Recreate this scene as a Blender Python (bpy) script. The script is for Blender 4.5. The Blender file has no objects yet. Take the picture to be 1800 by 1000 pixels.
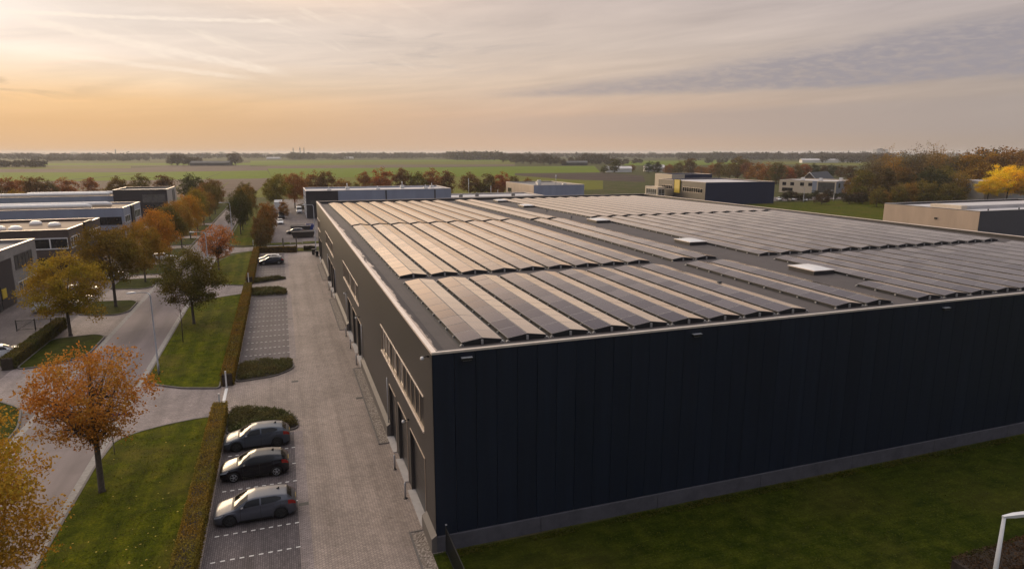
import bpy, bmesh, math, random
import numpy as np
from mathutils import Vector, Matrix
R = math.radians
random.seed(7)
rng = np.random.default_rng(11)
scene = bpy.context.scene
COL = scene.collection

# ------------------------------------------------------------------ camera and rectification
CAM_H = 20.0
FPX = 1145.0
PITCH = math.atan(232 / FPX)
YAW = math.atan(410 / math.hypot(FPX, 232))

def ground(px, py, z=0.0):
    """point of the horizontal plane z seen at a pixel of the 1800x1000 photograph"""
    x, u = px - 900, 500 - py
    fh = FPX * math.cos(PITCH) + u * math.sin(PITCH)
    zz = -FPX * math.sin(PITCH) + u * math.cos(PITCH)
    X = x * math.cos(YAW) + fh * math.sin(YAW)
    Y = -x * math.sin(YAW) + fh * math.cos(YAW)
    t = (z - CAM_H) / zz
    return (X * t, Y * t)

def height_at(x, y, py):
    """height of a point above (x, y) that shows at picture row py"""
    b = x * math.sin(YAW) + y * math.cos(YAW)
    # (500-py)/F = (b sinP + c cosP)/(b cosP - c sinP)
    k = (500 - py) / FPX
    c = b * (k * math.cos(PITCH) - math.sin(PITCH)) / (math.cos(PITCH) + k * math.sin(PITCH))
    return c + CAM_H

cam_data = bpy.data.cameras.new("camera")
cam = bpy.data.objects.new("camera", cam_data)
COL.objects.link(cam)
cam.location = (0, 0, CAM_H)
cam.rotation_euler = (math.pi / 2 - PITCH, 0, -YAW)
cam_data.sensor_width = 36
cam_data.lens = 36 * FPX / 1800
cam_data.clip_end = 30000
cam_data.clip_start = 0.2
scene.camera = cam

# ------------------------------------------------------------------ materials
MATS = {}

def new_mat(name):
    m = bpy.data.materials.new(name)
    m.use_nodes = True
    nt = m.node_tree
    nt.nodes.clear()
    out = nt.nodes.new("ShaderNodeOutputMaterial")
    p = nt.nodes.new("ShaderNodeBsdfPrincipled")
    nt.links.new(p.outputs[0], out.inputs[0])
    MATS[name] = m
    return m, nt, p

def noise(nt, scale, detail=4, rough=0.6, coord="Object", vec=None, stretch=None, dist=0.0):
    n = nt.nodes.new("ShaderNodeTexNoise")
    n.inputs["Scale"].default_value = scale
    n.inputs["Detail"].default_value = detail
    n.inputs["Roughness"].default_value = rough
    n.inputs["Distortion"].default_value = dist
    if vec is None:
        tc = nt.nodes.new("ShaderNodeTexCoord")
        vec = tc.outputs[coord]
    if stretch:
        mp = nt.nodes.new("ShaderNodeMapping")
        mp.inputs["Scale"].default_value = stretch
        nt.links.new(vec, mp.inputs[0])
        vec = mp.outputs[0]
    nt.links.new(vec, n.inputs["Vector"])
    return n.outputs[0]

def ramp(nt, fac, stops):
    r = nt.nodes.new("ShaderNodeValToRGB")
    e = r.color_ramp.elements
    while len(e) < len(stops):
        e.new(0.5)
    for el, (p, c) in zip(e, stops):
        el.position = p
        el.color = (*c, 1) if len(c) == 3 else c
    nt.links.new(fac, r.inputs[0])
    return r.outputs[0]

def mixc(nt, a, b, fac, mode="MIX"):
    m = nt.nodes.new("ShaderNodeMix")
    m.data_type = "RGBA"
    m.blend_type = mode
    for sock, v in ((m.inputs[6], a), (m.inputs[7], b)):
        if isinstance(v, (tuple, list)):
            sock.default_value = (*v, 1)
        else:
            nt.links.new(v, sock)
    if isinstance(fac, (int, float)):
        m.inputs[0].default_value = fac
    else:
        nt.links.new(fac, m.inputs[0])
    return m.outputs[2]

def bump(nt, p, h, strength=0.3, distance=0.02):
    b = nt.nodes.new("ShaderNodeBump")
    b.inputs["Strength"].default_value = strength
    b.inputs["Distance"].default_value = distance
    nt.links.new(h, b.inputs["Height"])
    nt.links.new(b.outputs[0], p.inputs["Normal"])

def simple(name, color, rough=0.6, metal=0.0, spec=None, var=0.12, scale=2.0, coat=0.0):
    m, nt, p = new_mat(name)
    n = noise(nt, scale, 5, 0.65)
    c1 = tuple(max(0, c * (1 - var)) for c in color)
    c2 = tuple(min(1, c * (1 + var)) for c in color)
    nt.links.new(ramp(nt, n, [(0.3, c1), (0.7, c2)]), p.inputs["Base Color"])
    p.inputs["Roughness"].default_value = rough
    p.inputs["Metallic"].default_value = metal
    if coat:
        p.inputs["Coat Weight"].default_value = coat
        p.inputs["Coat Roughness"].default_value = 0.06
    if spec is not None:
        p.inputs["Specular IOR Level"].default_value = spec
    return m

def grass_mat(name, c_dark, c_mid, c_pale, dry=(0.11, 0.08, 0.022), dry_amt=0.5, stripe=None):
    m, nt, p = new_mat(name)
    big = noise(nt, 0.12, 5, 0.65)
    mid = noise(nt, 0.9, 5, 0.7)
    fine = noise(nt, 9.0, 3, 0.7)
    col = ramp(nt, mid, [(0.32, c_dark), (0.52, c_mid), (0.72, c_pale)])
    f2 = ramp(nt, fine, [(0.3, (0.40, 0.42, 0.4)), (0.7, (1.55, 1.5, 1.4))])
    col = mixc(nt, col, f2, 0.85, "MULTIPLY")
    streak = noise(nt, 1.0, 5, 0.7, stretch=(4.0, 0.35, 1) if stripe else (0.25, 3.0, 1))
    col = mixc(nt, col, ramp(nt, streak, [(0.3, (0.68, 0.72, 0.66)), (0.7, (1.34, 1.28, 1.2))]), 0.8, "MULTIPLY")
    drym = ramp(nt, big, [(0.46, (0, 0, 0)), (0.66, (dry_amt,) * 3)])
    col = mixc(nt, col, dry, drym)
    if stripe:
        w = nt.nodes.new("ShaderNodeTexWave")
        w.inputs["Scale"].default_value = stripe
        w.inputs["Distortion"].default_value = 2.5
        w.inputs["Detail"].default_value = 2
        w.inputs["Detail Scale"].default_value = 0.6
        tc = nt.nodes.new("ShaderNodeTexCoord")
        nt.links.new(tc.outputs["Object"], w.inputs["Vector"])
        s = ramp(nt, w.outputs[1], [(0.2, (0.78, 0.82, 0.75)), (0.8, (1.22, 1.16, 1.1))])
        col = mixc(nt, col, s, 0.7, "MULTIPLY")
    nt.links.new(col, p.inputs["Base Color"])
    p.inputs["Roughness"].default_value = 0.9
    p.inputs["Specular IOR Level"].default_value = 0.04
    bump(nt, p, fine, 0.6, 0.06)
    return m

def paving_mat(name, base, mortar_dark=0.7, rot=45, scale=1.0, var=0.2, stains=0.25, bw=0.21, bh=0.105):
    m, nt, p = new_mat(name)
    tc = nt.nodes.new("ShaderNodeTexCoord")
    mp = nt.nodes.new("ShaderNodeMapping")
    mp.inputs["Rotation"].default_value = (0, 0, R(rot))
    nt.links.new(tc.outputs["Object"], mp.inputs[0])
    br = nt.nodes.new("ShaderNodeTexBrick")
    br.inputs["Scale"].default_value = scale
    br.inputs["Mortar Size"].default_value = 0.012
    br.inputs["Mortar Smooth"].default_value = 0.3
    br.inputs["Brick Width"].default_value = bw
    br.inputs["Row Height"].default_value = bh
    br.inputs["Color1"].default_value = (*[c * (1 - var) for c in base], 1)
    br.inputs["Color2"].default_value = (*[c * (1 + var) for c in base], 1)
    br.inputs["Mortar"].default_value = (*[c * (1 - mortar_dark) for c in base], 1)
    nt.links.new(mp.outputs[0], br.inputs[0])
    st = noise(nt, 0.16, 6, 0.65)
    st2 = noise(nt, 1.6, 5, 0.7)
    s = ramp(nt, st, [(0.28, (1 - stains * 1.2,) * 3), (0.5, (1, 1, 1)), (0.72, (1 + stains * 0.9,) * 3)])
    s2 = ramp(nt, st2, [(0.3, (0.86, 0.86, 0.86)), (0.7, (1.12, 1.11, 1.1))])
    col = mixc(nt, br.outputs[0], s, 1.0, "MULTIPLY")
    col = mixc(nt, col, s2, 1.0, "MULTIPLY")
    trk = noise(nt, 1.0, 4, 0.6, stretch=(0.9, 0.035, 1))
    col = mixc(nt, col, ramp(nt, trk, [(0.34, (.82, .81, .80)), (0.5, (1, 1, 1)), (0.68, (1.12, 1.11, 1.1))]), 1.0, "MULTIPLY")
    spt = noise(nt, 0.55, 5, 0.75, dist=1.0)
    col = mixc(nt, col, ramp(nt, spt, [(0.27, (.62, .60, .58)), (0.36, (1, 1, 1))]), 0.8, "MULTIPLY")
    nt.links.new(col, p.inputs["Base Color"])
    p.inputs["Roughness"].default_value = 0.75
    p.inputs["Specular IOR Level"].default_value = 0.3
    bump(nt, p, br.outputs[1], -0.25, 0.01)
    return m

def asphalt_mat(name, base):
    m, nt, p = new_mat(name)
    f = noise(nt, 40, 3, 0.7)
    b = noise(nt, 0.35, 6, 0.65, stretch=(1.0, 0.25, 1.0))
    c = ramp(nt, b, [(0.3, tuple(x * 0.8 for x in base)), (0.7, tuple(x * 1.18 for x in base))])
    s = ramp(nt, f, [(0.3, (0.85,) * 3), (0.7, (1.15,) * 3)])
    trk = noise(nt, 1.0, 4, 0.55, stretch=(0.55, 0.02, 1))
    c = mixc(nt, c, ramp(nt, trk, [(0.35, (.8, .8, .8)), (0.65, (1.2, 1.19, 1.18))]), 1.0, "MULTIPLY")
    pt_ = noise(nt, 0.09, 2, 0.4)
    c = mixc(nt, c, ramp(nt, pt_, [(0.40, (.84, .84, .85)), (0.42, (1, 1, 1))]), 1.0, "MULTIPLY")
    nt.links.new(mixc(nt, c, s, 1.0, "MULTIPLY"), p.inputs["Base Color"])
    p.inputs["Roughness"].default_value = 0.7
    p.inputs["Specular IOR Level"].default_value = 0.35
    return m

def leaf_mat(name, var=0.3):
    m, nt, p = new_mat(name)
    out = nt.nodes["Material Output"]
    oi = nt.nodes.new("ShaderNodeObjectInfo")
    ge = nt.nodes.new("ShaderNodeNewGeometry")
    n = noise(nt, 0.35, 3, 0.6)
    v1 = ramp(nt, ge.outputs["Random Per Island"], [(0.0, (1 - var,) * 3), (1.0, (1 + var,) * 3)])
    hue = ramp(nt, n, [(0.32, (0.92, 1.16, 0.98)), (0.5, (1.12, 1.1, 1)), (0.68, (1.34, 1.10, 0.9))])
    c = mixc(nt, oi.outputs["Color"], v1, 1.0, "MULTIPLY")
    c = mixc(nt, c, hue, 0.9, "MULTIPLY")
    nt.links.new(c, p.inputs["Base Color"])
    p.inputs["Roughness"].default_value = 0.75
    p.inputs["Specular IOR Level"].default_value = 0.12
    tr = nt.nodes.new("ShaderNodeBsdfTranslucent")
    nt.links.new(c, tr.inputs[0])
    ms = nt.nodes.new("ShaderNodeMixShader")
    ms.inputs[0].default_value = 0.3
    nt.links.new(p.outputs[0], ms.inputs[1])
    nt.links.new(tr.outputs[0], ms.inputs[2])
    nt.links.new(ms.outputs[0], out.inputs[0])
    return m

def glass_mat(name, color=(0.012, 0.014, 0.018), rough=0.06, ior=1.5):
    m, nt, p = new_mat(name)
    n = noise(nt, 0.7, 3)
    nt.links.new(ramp(nt, n, [(0.3, tuple(c * 0.7 for c in color)), (0.7, tuple(c * 1.3 for c in color))]), p.inputs["Base Color"])
    p.inputs["Roughness"].default_value = rough
    p.inputs["IOR"].default_value = ior
    return m

# ground, paving, grass
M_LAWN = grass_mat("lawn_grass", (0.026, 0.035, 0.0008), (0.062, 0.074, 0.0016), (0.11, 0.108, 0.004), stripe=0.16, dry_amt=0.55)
M_LAWN_DARK = grass_mat("shaded_lawn_grass", (0.014, 0.022, 0.0015), (0.030, 0.040, 0.003), (0.056, 0.062, 0.006), dry_amt=0.18)  # darker copy of the lawn, the front lawn's shade put into its colour
M_LAND = grass_mat("rough_land", (0.035, 0.045, 0.014), (0.06, 0.068, 0.02), (0.085, 0.082, 0.03), dry=(0.10, 0.075, 0.045), dry_amt=0.9)
M_ASPHALT = asphalt_mat("road_asphalt", (0.145, 0.117, 0.121))
M_PAVE = paving_mat("yard_paving", (0.32, 0.26, 0.225), rot=45, var=0.14)
M_PARK = paving_mat("parking_paving", (0.125, 0.105, 0.108), rot=90, var=0.2, stains=0.3)
M_DRIVE = paving_mat("driveway_paving", (0.265, 0.22, 0.21), rot=0, var=0.16)
M_LOT = paving_mat("lot_paving", (0.145, 0.12, 0.118), rot=0, var=0.2, stains=0.35)
M_KERB = simple("kerb_concrete", (0.26, 0.24, 0.22), 0.85, var=0.25, scale=3)
M_KERB_DARK = simple("kerb_dark", (0.13, 0.115, 0.105), 0.85, var=0.25, scale=3)
M_WHITE_LINE = simple("line_paint", (0.62, 0.60, 0.57), 0.7, var=0.2, scale=6)
M_SOIL = simple("bed_soil", (0.045, 0.032, 0.022), 0.95, var=0.4, scale=5)

def field_mat(name, c1, c2, sc=0.02, stretch=(1, 8, 1), rotz=0):
    m, nt, p = new_mat(name)
    n = noise(nt, sc, 5, 0.6, stretch=stretch)
    n2 = noise(nt, sc * 9, 3, 0.6)
    c = ramp(nt, n, [(0.3, c1), (0.7, c2)])
    s = ramp(nt, n2, [(0.3, (0.85,) * 3), (0.7, (1.15,) * 3)])
    nt.links.new(mixc(nt, c, s, 0.8, "MULTIPLY"), p.inputs["Base Color"])
    p.inputs["Roughness"].default_value = 0.95
    p.inputs["Specular IOR Level"].default_value = 0.05
    return m
M_FGREEN = field_mat("crop_green", (0.085, 0.125, 0.006), (0.135, 0.175, 0.012))
M_FOLIVE = field_mat("meadow_olive", (0.095, 0.10, 0.014), (0.15, 0.145, 0.024))
M_FBROWN = field_mat("ploughed_soil", (0.10, 0.072, 0.055), (0.155, 0.115, 0.088), stretch=(1, 3, 1))
M_FDARK = field_mat("dark_soil", (0.05, 0.036, 0.03), (0.085, 0.062, 0.05), stretch=(1, 3, 1))

# gravel
m, nt, p = new_mat("gravel")
vo = nt.nodes.new("ShaderNodeTexVoronoi"); vo.inputs["Scale"].default_value = 14
tc = nt.nodes.new("ShaderNodeTexCoord"); nt.links.new(tc.outputs["Object"], vo.inputs["Vector"])
cc = ramp(nt, vo.outputs["Color"], [(0.1, (0.09, 0.07, 0.055)), (0.5, (0.2, 0.165, 0.135)), (0.9, (0.36, 0.31, 0.27))])
nt.links.new(cc, p.inputs["Base Color"]); p.inputs["Roughness"].default_value = 0.9
bump(nt, p, vo.outputs["Distance"], -0.8, 0.05)
M_GRAVEL = m

# cladding with fine vertical ribs (ribs run along the horizontal coordinate of each wall)
def cladding_mat(name, color, rib=0.25, axis="Y", rough=0.45, strength=0.5, var=0.1, metal=0.0, spec=0.5):
    m, nt, p = new_mat(name)
    tc = nt.nodes.new("ShaderNodeTexCoord")
    w = nt.nodes.new("ShaderNodeTexWave")
    w.bands_direction = axis
    w.wave_profile = "SAW"
    w.inputs["Scale"].default_value = 0.314 / rib * 1.0
    w.inputs["Distortion"].default_value = 0
    nt.links.new(tc.outputs["Object"], w.inputs["Vector"])
    n = noise(nt, 0.4, 5, 0.6, stretch=(1, 1, 0.25))
    c = ramp(nt, n, [(0.3, tuple(x * (1 - var) for x in color)), (0.7, tuple(x * (1 + var) for x in color))])
    nt.links.new(c, p.inputs["Base Color"])
    p.inputs["Roughness"].default_value = rough
    p.inputs["Metallic"].default_value = metal
    p.inputs["Specular IOR Level"].default_value = spec
    bump(nt, p, w.outputs[1], strength, 0.02)
    return m
M_CLAD_W = cladding_mat("anthracite_cladding_side", (0.040, 0.036, 0.035), rib=0.25, axis="Y", rough=0.42, strength=0.9)
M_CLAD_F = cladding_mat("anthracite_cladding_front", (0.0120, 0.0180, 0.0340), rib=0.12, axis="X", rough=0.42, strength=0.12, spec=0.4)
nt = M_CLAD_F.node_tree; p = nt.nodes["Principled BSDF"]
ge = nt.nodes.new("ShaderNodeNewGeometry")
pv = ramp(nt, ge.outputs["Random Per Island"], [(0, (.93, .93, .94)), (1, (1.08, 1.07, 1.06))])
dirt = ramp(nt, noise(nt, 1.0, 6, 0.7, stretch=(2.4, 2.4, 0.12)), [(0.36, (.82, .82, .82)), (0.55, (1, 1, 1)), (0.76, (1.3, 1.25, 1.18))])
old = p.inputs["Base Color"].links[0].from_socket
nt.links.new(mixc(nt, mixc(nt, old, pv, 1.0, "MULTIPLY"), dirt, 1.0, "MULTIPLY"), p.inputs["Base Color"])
M_PLINTH = simple("concrete_plinth", (0.085, 0.08, 0.092), 0.8, var=0.25, scale=1.2)
M_PLINTH_W = simple("painted_plinth", (0.13, 0.115, 0.105), 0.7, var=0.12, scale=1.2)
M_TRIM = simple("aluminium_trim", (0.78, 0.67, 0.58), 0.4, 0.3, var=0.1)
M_TRIM_DARK = simple("dark_trim", (0.05, 0.046, 0.045), 0.45, var=0.1)
M_BLACK = simple("black_plastic", (0.012, 0.012, 0.013), 0.55, var=0.1)
M_REVEAL = simple("window_reveal", (0.50, 0.40, 0.31), 0.5, 0.2, var=0.1)
M_GLASS = glass_mat("window_glass")
M_HALLGLASS = glass_mat("tinted_window_glass", (0.007, 0.008, 0.011), 0.3, 1.3)
M_HALLGLASS.node_tree.nodes["Principled BSDF"].inputs["Specular IOR Level"].default_value = 0.08
M_GLASS_PALE = glass_mat("pale_window_glass", (0.10, 0.095, 0.09), 0.12)  # glass with a paler base colour
M_DOOR = simple("dark_door", (0.012, 0.013, 0.017), 0.35, var=0.1)
M_SILL = simple("concrete_sill", (0.42, 0.39, 0.37), 0.75, var=0.12)

# roof deck: bitumen with seams, pale smooth patches along the left edge
m, nt, p = new_mat("roof_bitumen")
tc = nt.nodes.new("ShaderNodeTexCoord")
sep = nt.nodes.new("ShaderNodeSeparateXYZ"); nt.links.new(tc.outputs["Object"], sep.inputs[0])
n1 = noise(nt, 0.5, 6, 0.7); n2 = noise(nt, 0.9, 6, 0.72, stretch=(1.6, 0.32, 1), dist=0.6)
base = ramp(nt, n1, [(0.3, (0.048, 0.038, 0.036)), (0.7, (0.078, 0.062, 0.058))])
br = nt.nodes.new("ShaderNodeTexBrick"); br.inputs["Scale"].default_value = 1
br.inputs["Brick Width"].default_value = 8.0; br.inputs["Row Height"].default_value = 1.0
br.inputs["Mortar Size"].default_value = 0.02
br.inputs["Color1"].default_value = (1, 1, 1, 1); br.inputs["Color2"].default_value = (0.88, 0.88, 0.88, 1); br.inputs["Mortar"].default_value = (0.62, 0.62, 0.62, 1)
mp = nt.nodes.new("ShaderNodeMapping"); mp.inputs["Rotation"].default_value = (0, 0, R(90))
nt.links.new(tc.outputs["Object"], mp.inputs[0]); nt.links.new(mp.outputs[0], br.inputs[0])
base = mixc(nt, base, br.outputs[0], 0.8, "MULTIPLY")
# pale, smoother patches, thickest against the left kerb
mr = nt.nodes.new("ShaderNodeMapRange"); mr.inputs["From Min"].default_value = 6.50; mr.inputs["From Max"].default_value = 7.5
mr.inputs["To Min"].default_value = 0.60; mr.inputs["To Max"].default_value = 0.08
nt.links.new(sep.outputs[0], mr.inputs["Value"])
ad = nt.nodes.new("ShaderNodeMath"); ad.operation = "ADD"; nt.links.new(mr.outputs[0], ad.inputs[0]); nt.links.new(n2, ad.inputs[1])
pale_patch = ramp(nt, ad.outputs[0], [(0.93, (0, 0, 0)), (0.955, (1, 1, 1))])
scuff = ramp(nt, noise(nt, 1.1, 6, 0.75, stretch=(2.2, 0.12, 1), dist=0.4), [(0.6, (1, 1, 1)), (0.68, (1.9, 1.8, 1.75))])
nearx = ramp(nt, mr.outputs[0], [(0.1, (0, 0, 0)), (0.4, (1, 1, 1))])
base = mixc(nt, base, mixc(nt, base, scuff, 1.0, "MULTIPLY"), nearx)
nt.links.new(mixc(nt, base, (0.62, 0.49, 0.40), pale_patch), p.inputs["Base Color"])
nt.links.new(ramp(nt, pale_patch, [(0, (0.7,) * 3), (1, (0.22,) * 3)]), p.inputs["Roughness"])
p.inputs["Specular IOR Level"].default_value = 0.45
M_ROOF = m

# solar glass: dark silicon cells under glass, a fine grid of pale lines
m, nt, p = new_mat("solar_glass")
tc = nt.nodes.new("ShaderNodeTexCoord")
br = nt.nodes.new("ShaderNodeTexBrick")
br.offset = 0.0
br.inputs["Scale"].default_value = 1; br.inputs["Brick Width"].default_value = 0.178; br.inputs["Row Height"].default_value = 0.163
br.inputs["Mortar Size"].default_value = 0.006
br.inputs["Color1"].default_value = (0.026, 0.027, 0.055, 1); br.inputs["Color2"].default_value = (0.034, 0.035, 0.068, 1)
br.inputs["Mortar"].default_value = (0.085, 0.082, 0.09, 1)
nt.links.new(tc.outputs["Object"], br.inputs[0])
oi = nt.nodes.new("ShaderNodeObjectInfo")
rv = ramp(nt, oi.outputs["Random"], [(0, (0.8, 0.8, 0.85)), (1, (1.25, 1.2, 1.15))])
nt.links.new(mixc(nt, br.outputs[0], rv, 1.0, "MULTIPLY"), p.inputs["Base Color"])
p.inputs["Roughness"].default_value = 0.5
p.inputs["Specular IOR Level"].default_value = 0.0
gl_ = nt.nodes.new("ShaderNodeBsdfGlossy"); gl_.inputs["Color"].default_value = (1.0, 0.90, 0.79, 1)  # peach tint put into the gloss colour to warm the reflected sky
nt.links.new(ramp(nt, oi.outputs["Random"], [(0, (0.10,) * 3), (1, (0.19,) * 3)]), gl_.inputs["Roughness"])
fr_ = nt.nodes.new("ShaderNodeFresnel"); fr_.inputs["IOR"].default_value = 1.6
mm_ = nt.nodes.new("ShaderNodeMath"); mm_.operation = "MULTIPLY_ADD"; mm_.use_clamp = True; mm_.inputs[1].default_value = 4.0; mm_.inputs[2].default_value = -0.54
nt.links.new(fr_.outputs[0], mm_.inputs[0])
gm_ = ramp(nt, br.outputs[1], [(0, (1, 1, 1)), (1, (.78, .78, .78))])
gr_ = ramp(nt, oi.outputs["Random"], [(0, (.95, .95, .95)), (1, (1, 1, 1))])
gg_ = mixc(nt, gm_, gr_, 1.0, "MULTIPLY")
m2_ = nt.nodes.new("ShaderNodeMath"); m2_.operation = "MULTIPLY"; nt.links.new(mm_.outputs[0], m2_.inputs[0]); nt.links.new(gg_, m2_.inputs[1])
ms_ = nt.nodes.new("ShaderNodeMixShader"); nt.links.new(m2_.outputs[0], ms_.inputs[0])
nt.links.new(p.outputs[0], ms_.inputs[1]); nt.links.new(gl_.outputs[0], ms_.inputs[2])
nt.links.new(ms_.outputs[0], nt.nodes["Material Output"].inputs[0])
M_SOLAR = m
M_FRAME = simple("panel_frame", (0.30, 0.28, 0.27), 0.45, 0.7, var=0.1)
M_MOUNT = simple("panel_mount", (0.02, 0.02, 0.021), 0.6, var=0.2)
M_BRACKET = simple("galvanised_bracket", (0.55, 0.54, 0.53), 0.4, 0.6)
M_DOME = simple("skylight_dome", (0.72, 0.70, 0.68), 0.25, var=0.06)

def brick_mat(name, c1, c2, mortar, rough=0.85):
    m, nt, p = new_mat(name)
    tc = nt.nodes.new("ShaderNodeTexCoord")
    mp = nt.nodes.new("ShaderNodeMapping")
    sep = nt.nodes.new("ShaderNodeSeparateXYZ"); nt.links.new(tc.outputs["Object"], sep.inputs[0])
    ad = nt.nodes.new("ShaderNodeMath"); ad.operation = "ADD"
    nt.links.new(sep.outputs[0], ad.inputs[0]); nt.links.new(sep.outputs[1], ad.inputs[1])
    cb = nt.nodes.new("ShaderNodeCombineXYZ"); nt.links.new(ad.outputs[0], cb.inputs[0]); nt.links.new(sep.outputs[2], cb.inputs[1])
    br = nt.nodes.new("ShaderNodeTexBrick")
    br.inputs["Scale"].default_value = 1; br.inputs["Brick Width"].default_value = 0.44; br.inputs["Row Height"].default_value = 0.14
    br.inputs["Mortar Size"].default_value = 0.014
    br.inputs["Color1"].default_value = (*c1, 1); br.inputs["Color2"].default_value = (*c2, 1); br.inputs["Mortar"].default_value = (*mortar, 1)
    nt.links.new(cb.outputs[0], br.inputs[0])
    n = noise(nt, 0.5, 5)
    nt.links.new(mixc(nt, br.outputs[0], ramp(nt, n, [(0.3, (0.85,) * 3), (0.7, (1.15,) * 3)]), 1.0, "MULTIPLY"), p.inputs["Base Color"])
    p.inputs["Roughness"].default_value = rough
    return m
M_GREYBRICK = brick_mat("grey_brick", (0.23, 0.215, 0.205), (0.28, 0.26, 0.245), (0.2, 0.19, 0.18))
M_BROWNBRICK = brick_mat("brown_brick", (0.085, 0.062, 0.055), (0.11, 0.08, 0.068), (0.07, 0.055, 0.05))
M_BLUEGREY = cladding_mat("blue_grey_cladding", (0.29, 0.32, 0.40), rib=0.3, axis="X", strength=0.2)
M_LIGHTCLAD = cladding_mat("light_grey_cladding", (0.40, 0.38, 0.37), rib=0.3, axis="X", strength=0.15)
M_DARKCLAD = cladding_mat("dark_cladding", (0.030, 0.026, 0.030), rib=0.3, axis="X", strength=0.2)
M_NAVY = cladding_mat("navy_cladding", (0.008, 0.017, 0.06), rib=0.3, axis="X", strength=0.2)
M_BROWNCLAD = cladding_mat("taupe_cladding", (0.048, 0.039, 0.034), rib=0.3, axis="Y", strength=0.2)
M_BEIGE = cladding_mat("beige_cladding", (0.46, 0.35, 0.27), rib=0.3, axis="Y", strength=0.15)
M_CREAM = simple("cream_render", (0.58, 0.49, 0.38), 0.8, var=0.08)
M_YELLOW = simple("yellow_board", (0.55, 0.40, 0.03), 0.5)
M_BLUE = simple("blue_sign_paint", (0.02, 0.06, 0.32), 0.4)
M_WHITE = simple("white_paint", (0.72, 0.71, 0.70), 0.4, var=0.06)
M_GREYROOF = simple("grey_roof_felt", (0.20, 0.185, 0.175), 0.8, var=0.2, scale=0.4)
M_SANDROOF = simple("gravel_roof", (0.33, 0.25, 0.18), 0.9, var=0.2, scale=0.4)
M_PALEROOF = simple("pale_roof_sheet", (0.50, 0.47, 0.46), 0.55, var=0.12, scale=0.3)
M_TILE = simple("dark_roof_tile", (0.025, 0.027, 0.035), 0.6, var=0.2)
M_SILVERROOF = simple("insulated_duct", (0.66, 0.65, 0.64), 0.45, 0.2, var=0.08)

M_GALV = simple("galvanised_post", (0.46, 0.46, 0.48), 0.45, 0.4, var=0.1)
M_DARKMETAL = simple("dark_fence_metal", (0.018, 0.018, 0.019), 0.5, var=0.1)
M_WOOD = simple("grey_timber", (0.14, 0.115, 0.09), 0.8, var=0.2)
M_BARK = simple("tree_bark", (0.085, 0.068, 0.055), 0.9, var=0.35, scale=6)
M_LEAF = leaf_mat("autumn_leaf")
M_HEDGELEAF = leaf_mat("hedge_leaf", 0.4)
M_TYRE = simple("tyre_rubber", (0.012, 0.012, 0.012), 0.8)
M_RIM_DARK = simple("dark_alloy", (0.05, 0.05, 0.055), 0.3, 0.8)
M_RIM = simple("silver_alloy", (0.55, 0.55, 0.56), 0.3, 0.9)
M_CARGLASS = glass_mat("car_glass", (0.005, 0.0055, 0.007), 0.04, 1.42)
M_LAMP = glass_mat("headlamp_lens", (0.42, 0.44, 0.48), 0.1)
M_TAIL = glass_mat("tail_lamp_lens", (0.32, 0.008, 0.006), 0.15)
M_PLATE = simple("plate_yellow", (0.62, 0.42, 0.05), 0.5)
def car_paint(name, col, metal=0.35, rough=0.42):
    m = simple(name, col, rough, metal, var=0.03, coat=0.45)
    m.node_tree.nodes["Principled BSDF"].inputs["Coat Roughness"].default_value = 0.12
    return m
M_GREYPAINT = car_paint("grey_metallic", (0.085, 0.09, 0.11))
M_BLUEPAINT = car_paint("steel_grey_metallic", (0.065, 0.078, 0.10))
M_BLACKPAINT = car_paint("black_metallic", (0.004, 0.0045, 0.009), 0.2, 0.25)
M_NAVYPAINT = car_paint("navy_metallic", (0.010, 0.014, 0.030), 0.3, 0.3)
M_SILVERPAINT = car_paint("silver_metallic", (0.5, 0.48, 0.46), 0.5, 0.35)
M_WHITEPAINT = car_paint("white_car_paint", (0.70, 0.69, 0.68), 0.0, 0.35)

# ------------------------------------------------------------------ object helpers
def tag(o, label=None, cat=None, group=None, kind=None):
    if label: o["label"] = label
    if cat: o["category"] = cat
    if group: o["group"] = group
    if kind: o["kind"] = kind
    return o

def empty(name, loc, label, cat, group=None, rotz=0.0):
    o = bpy.data.objects.new(name, None)
    COL.objects.link(o)
    o.location = loc
    o.rotation_euler = (0, 0, rotz)
    o.empty_display_size = 0.3
    return tag(o, label, cat, group)

def link_mesh(name, me, parent=None):
    o = bpy.data.objects.new(name, me)
    COL.objects.link(o)
    if parent is not None:
        o.parent = parent
    return o

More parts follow.
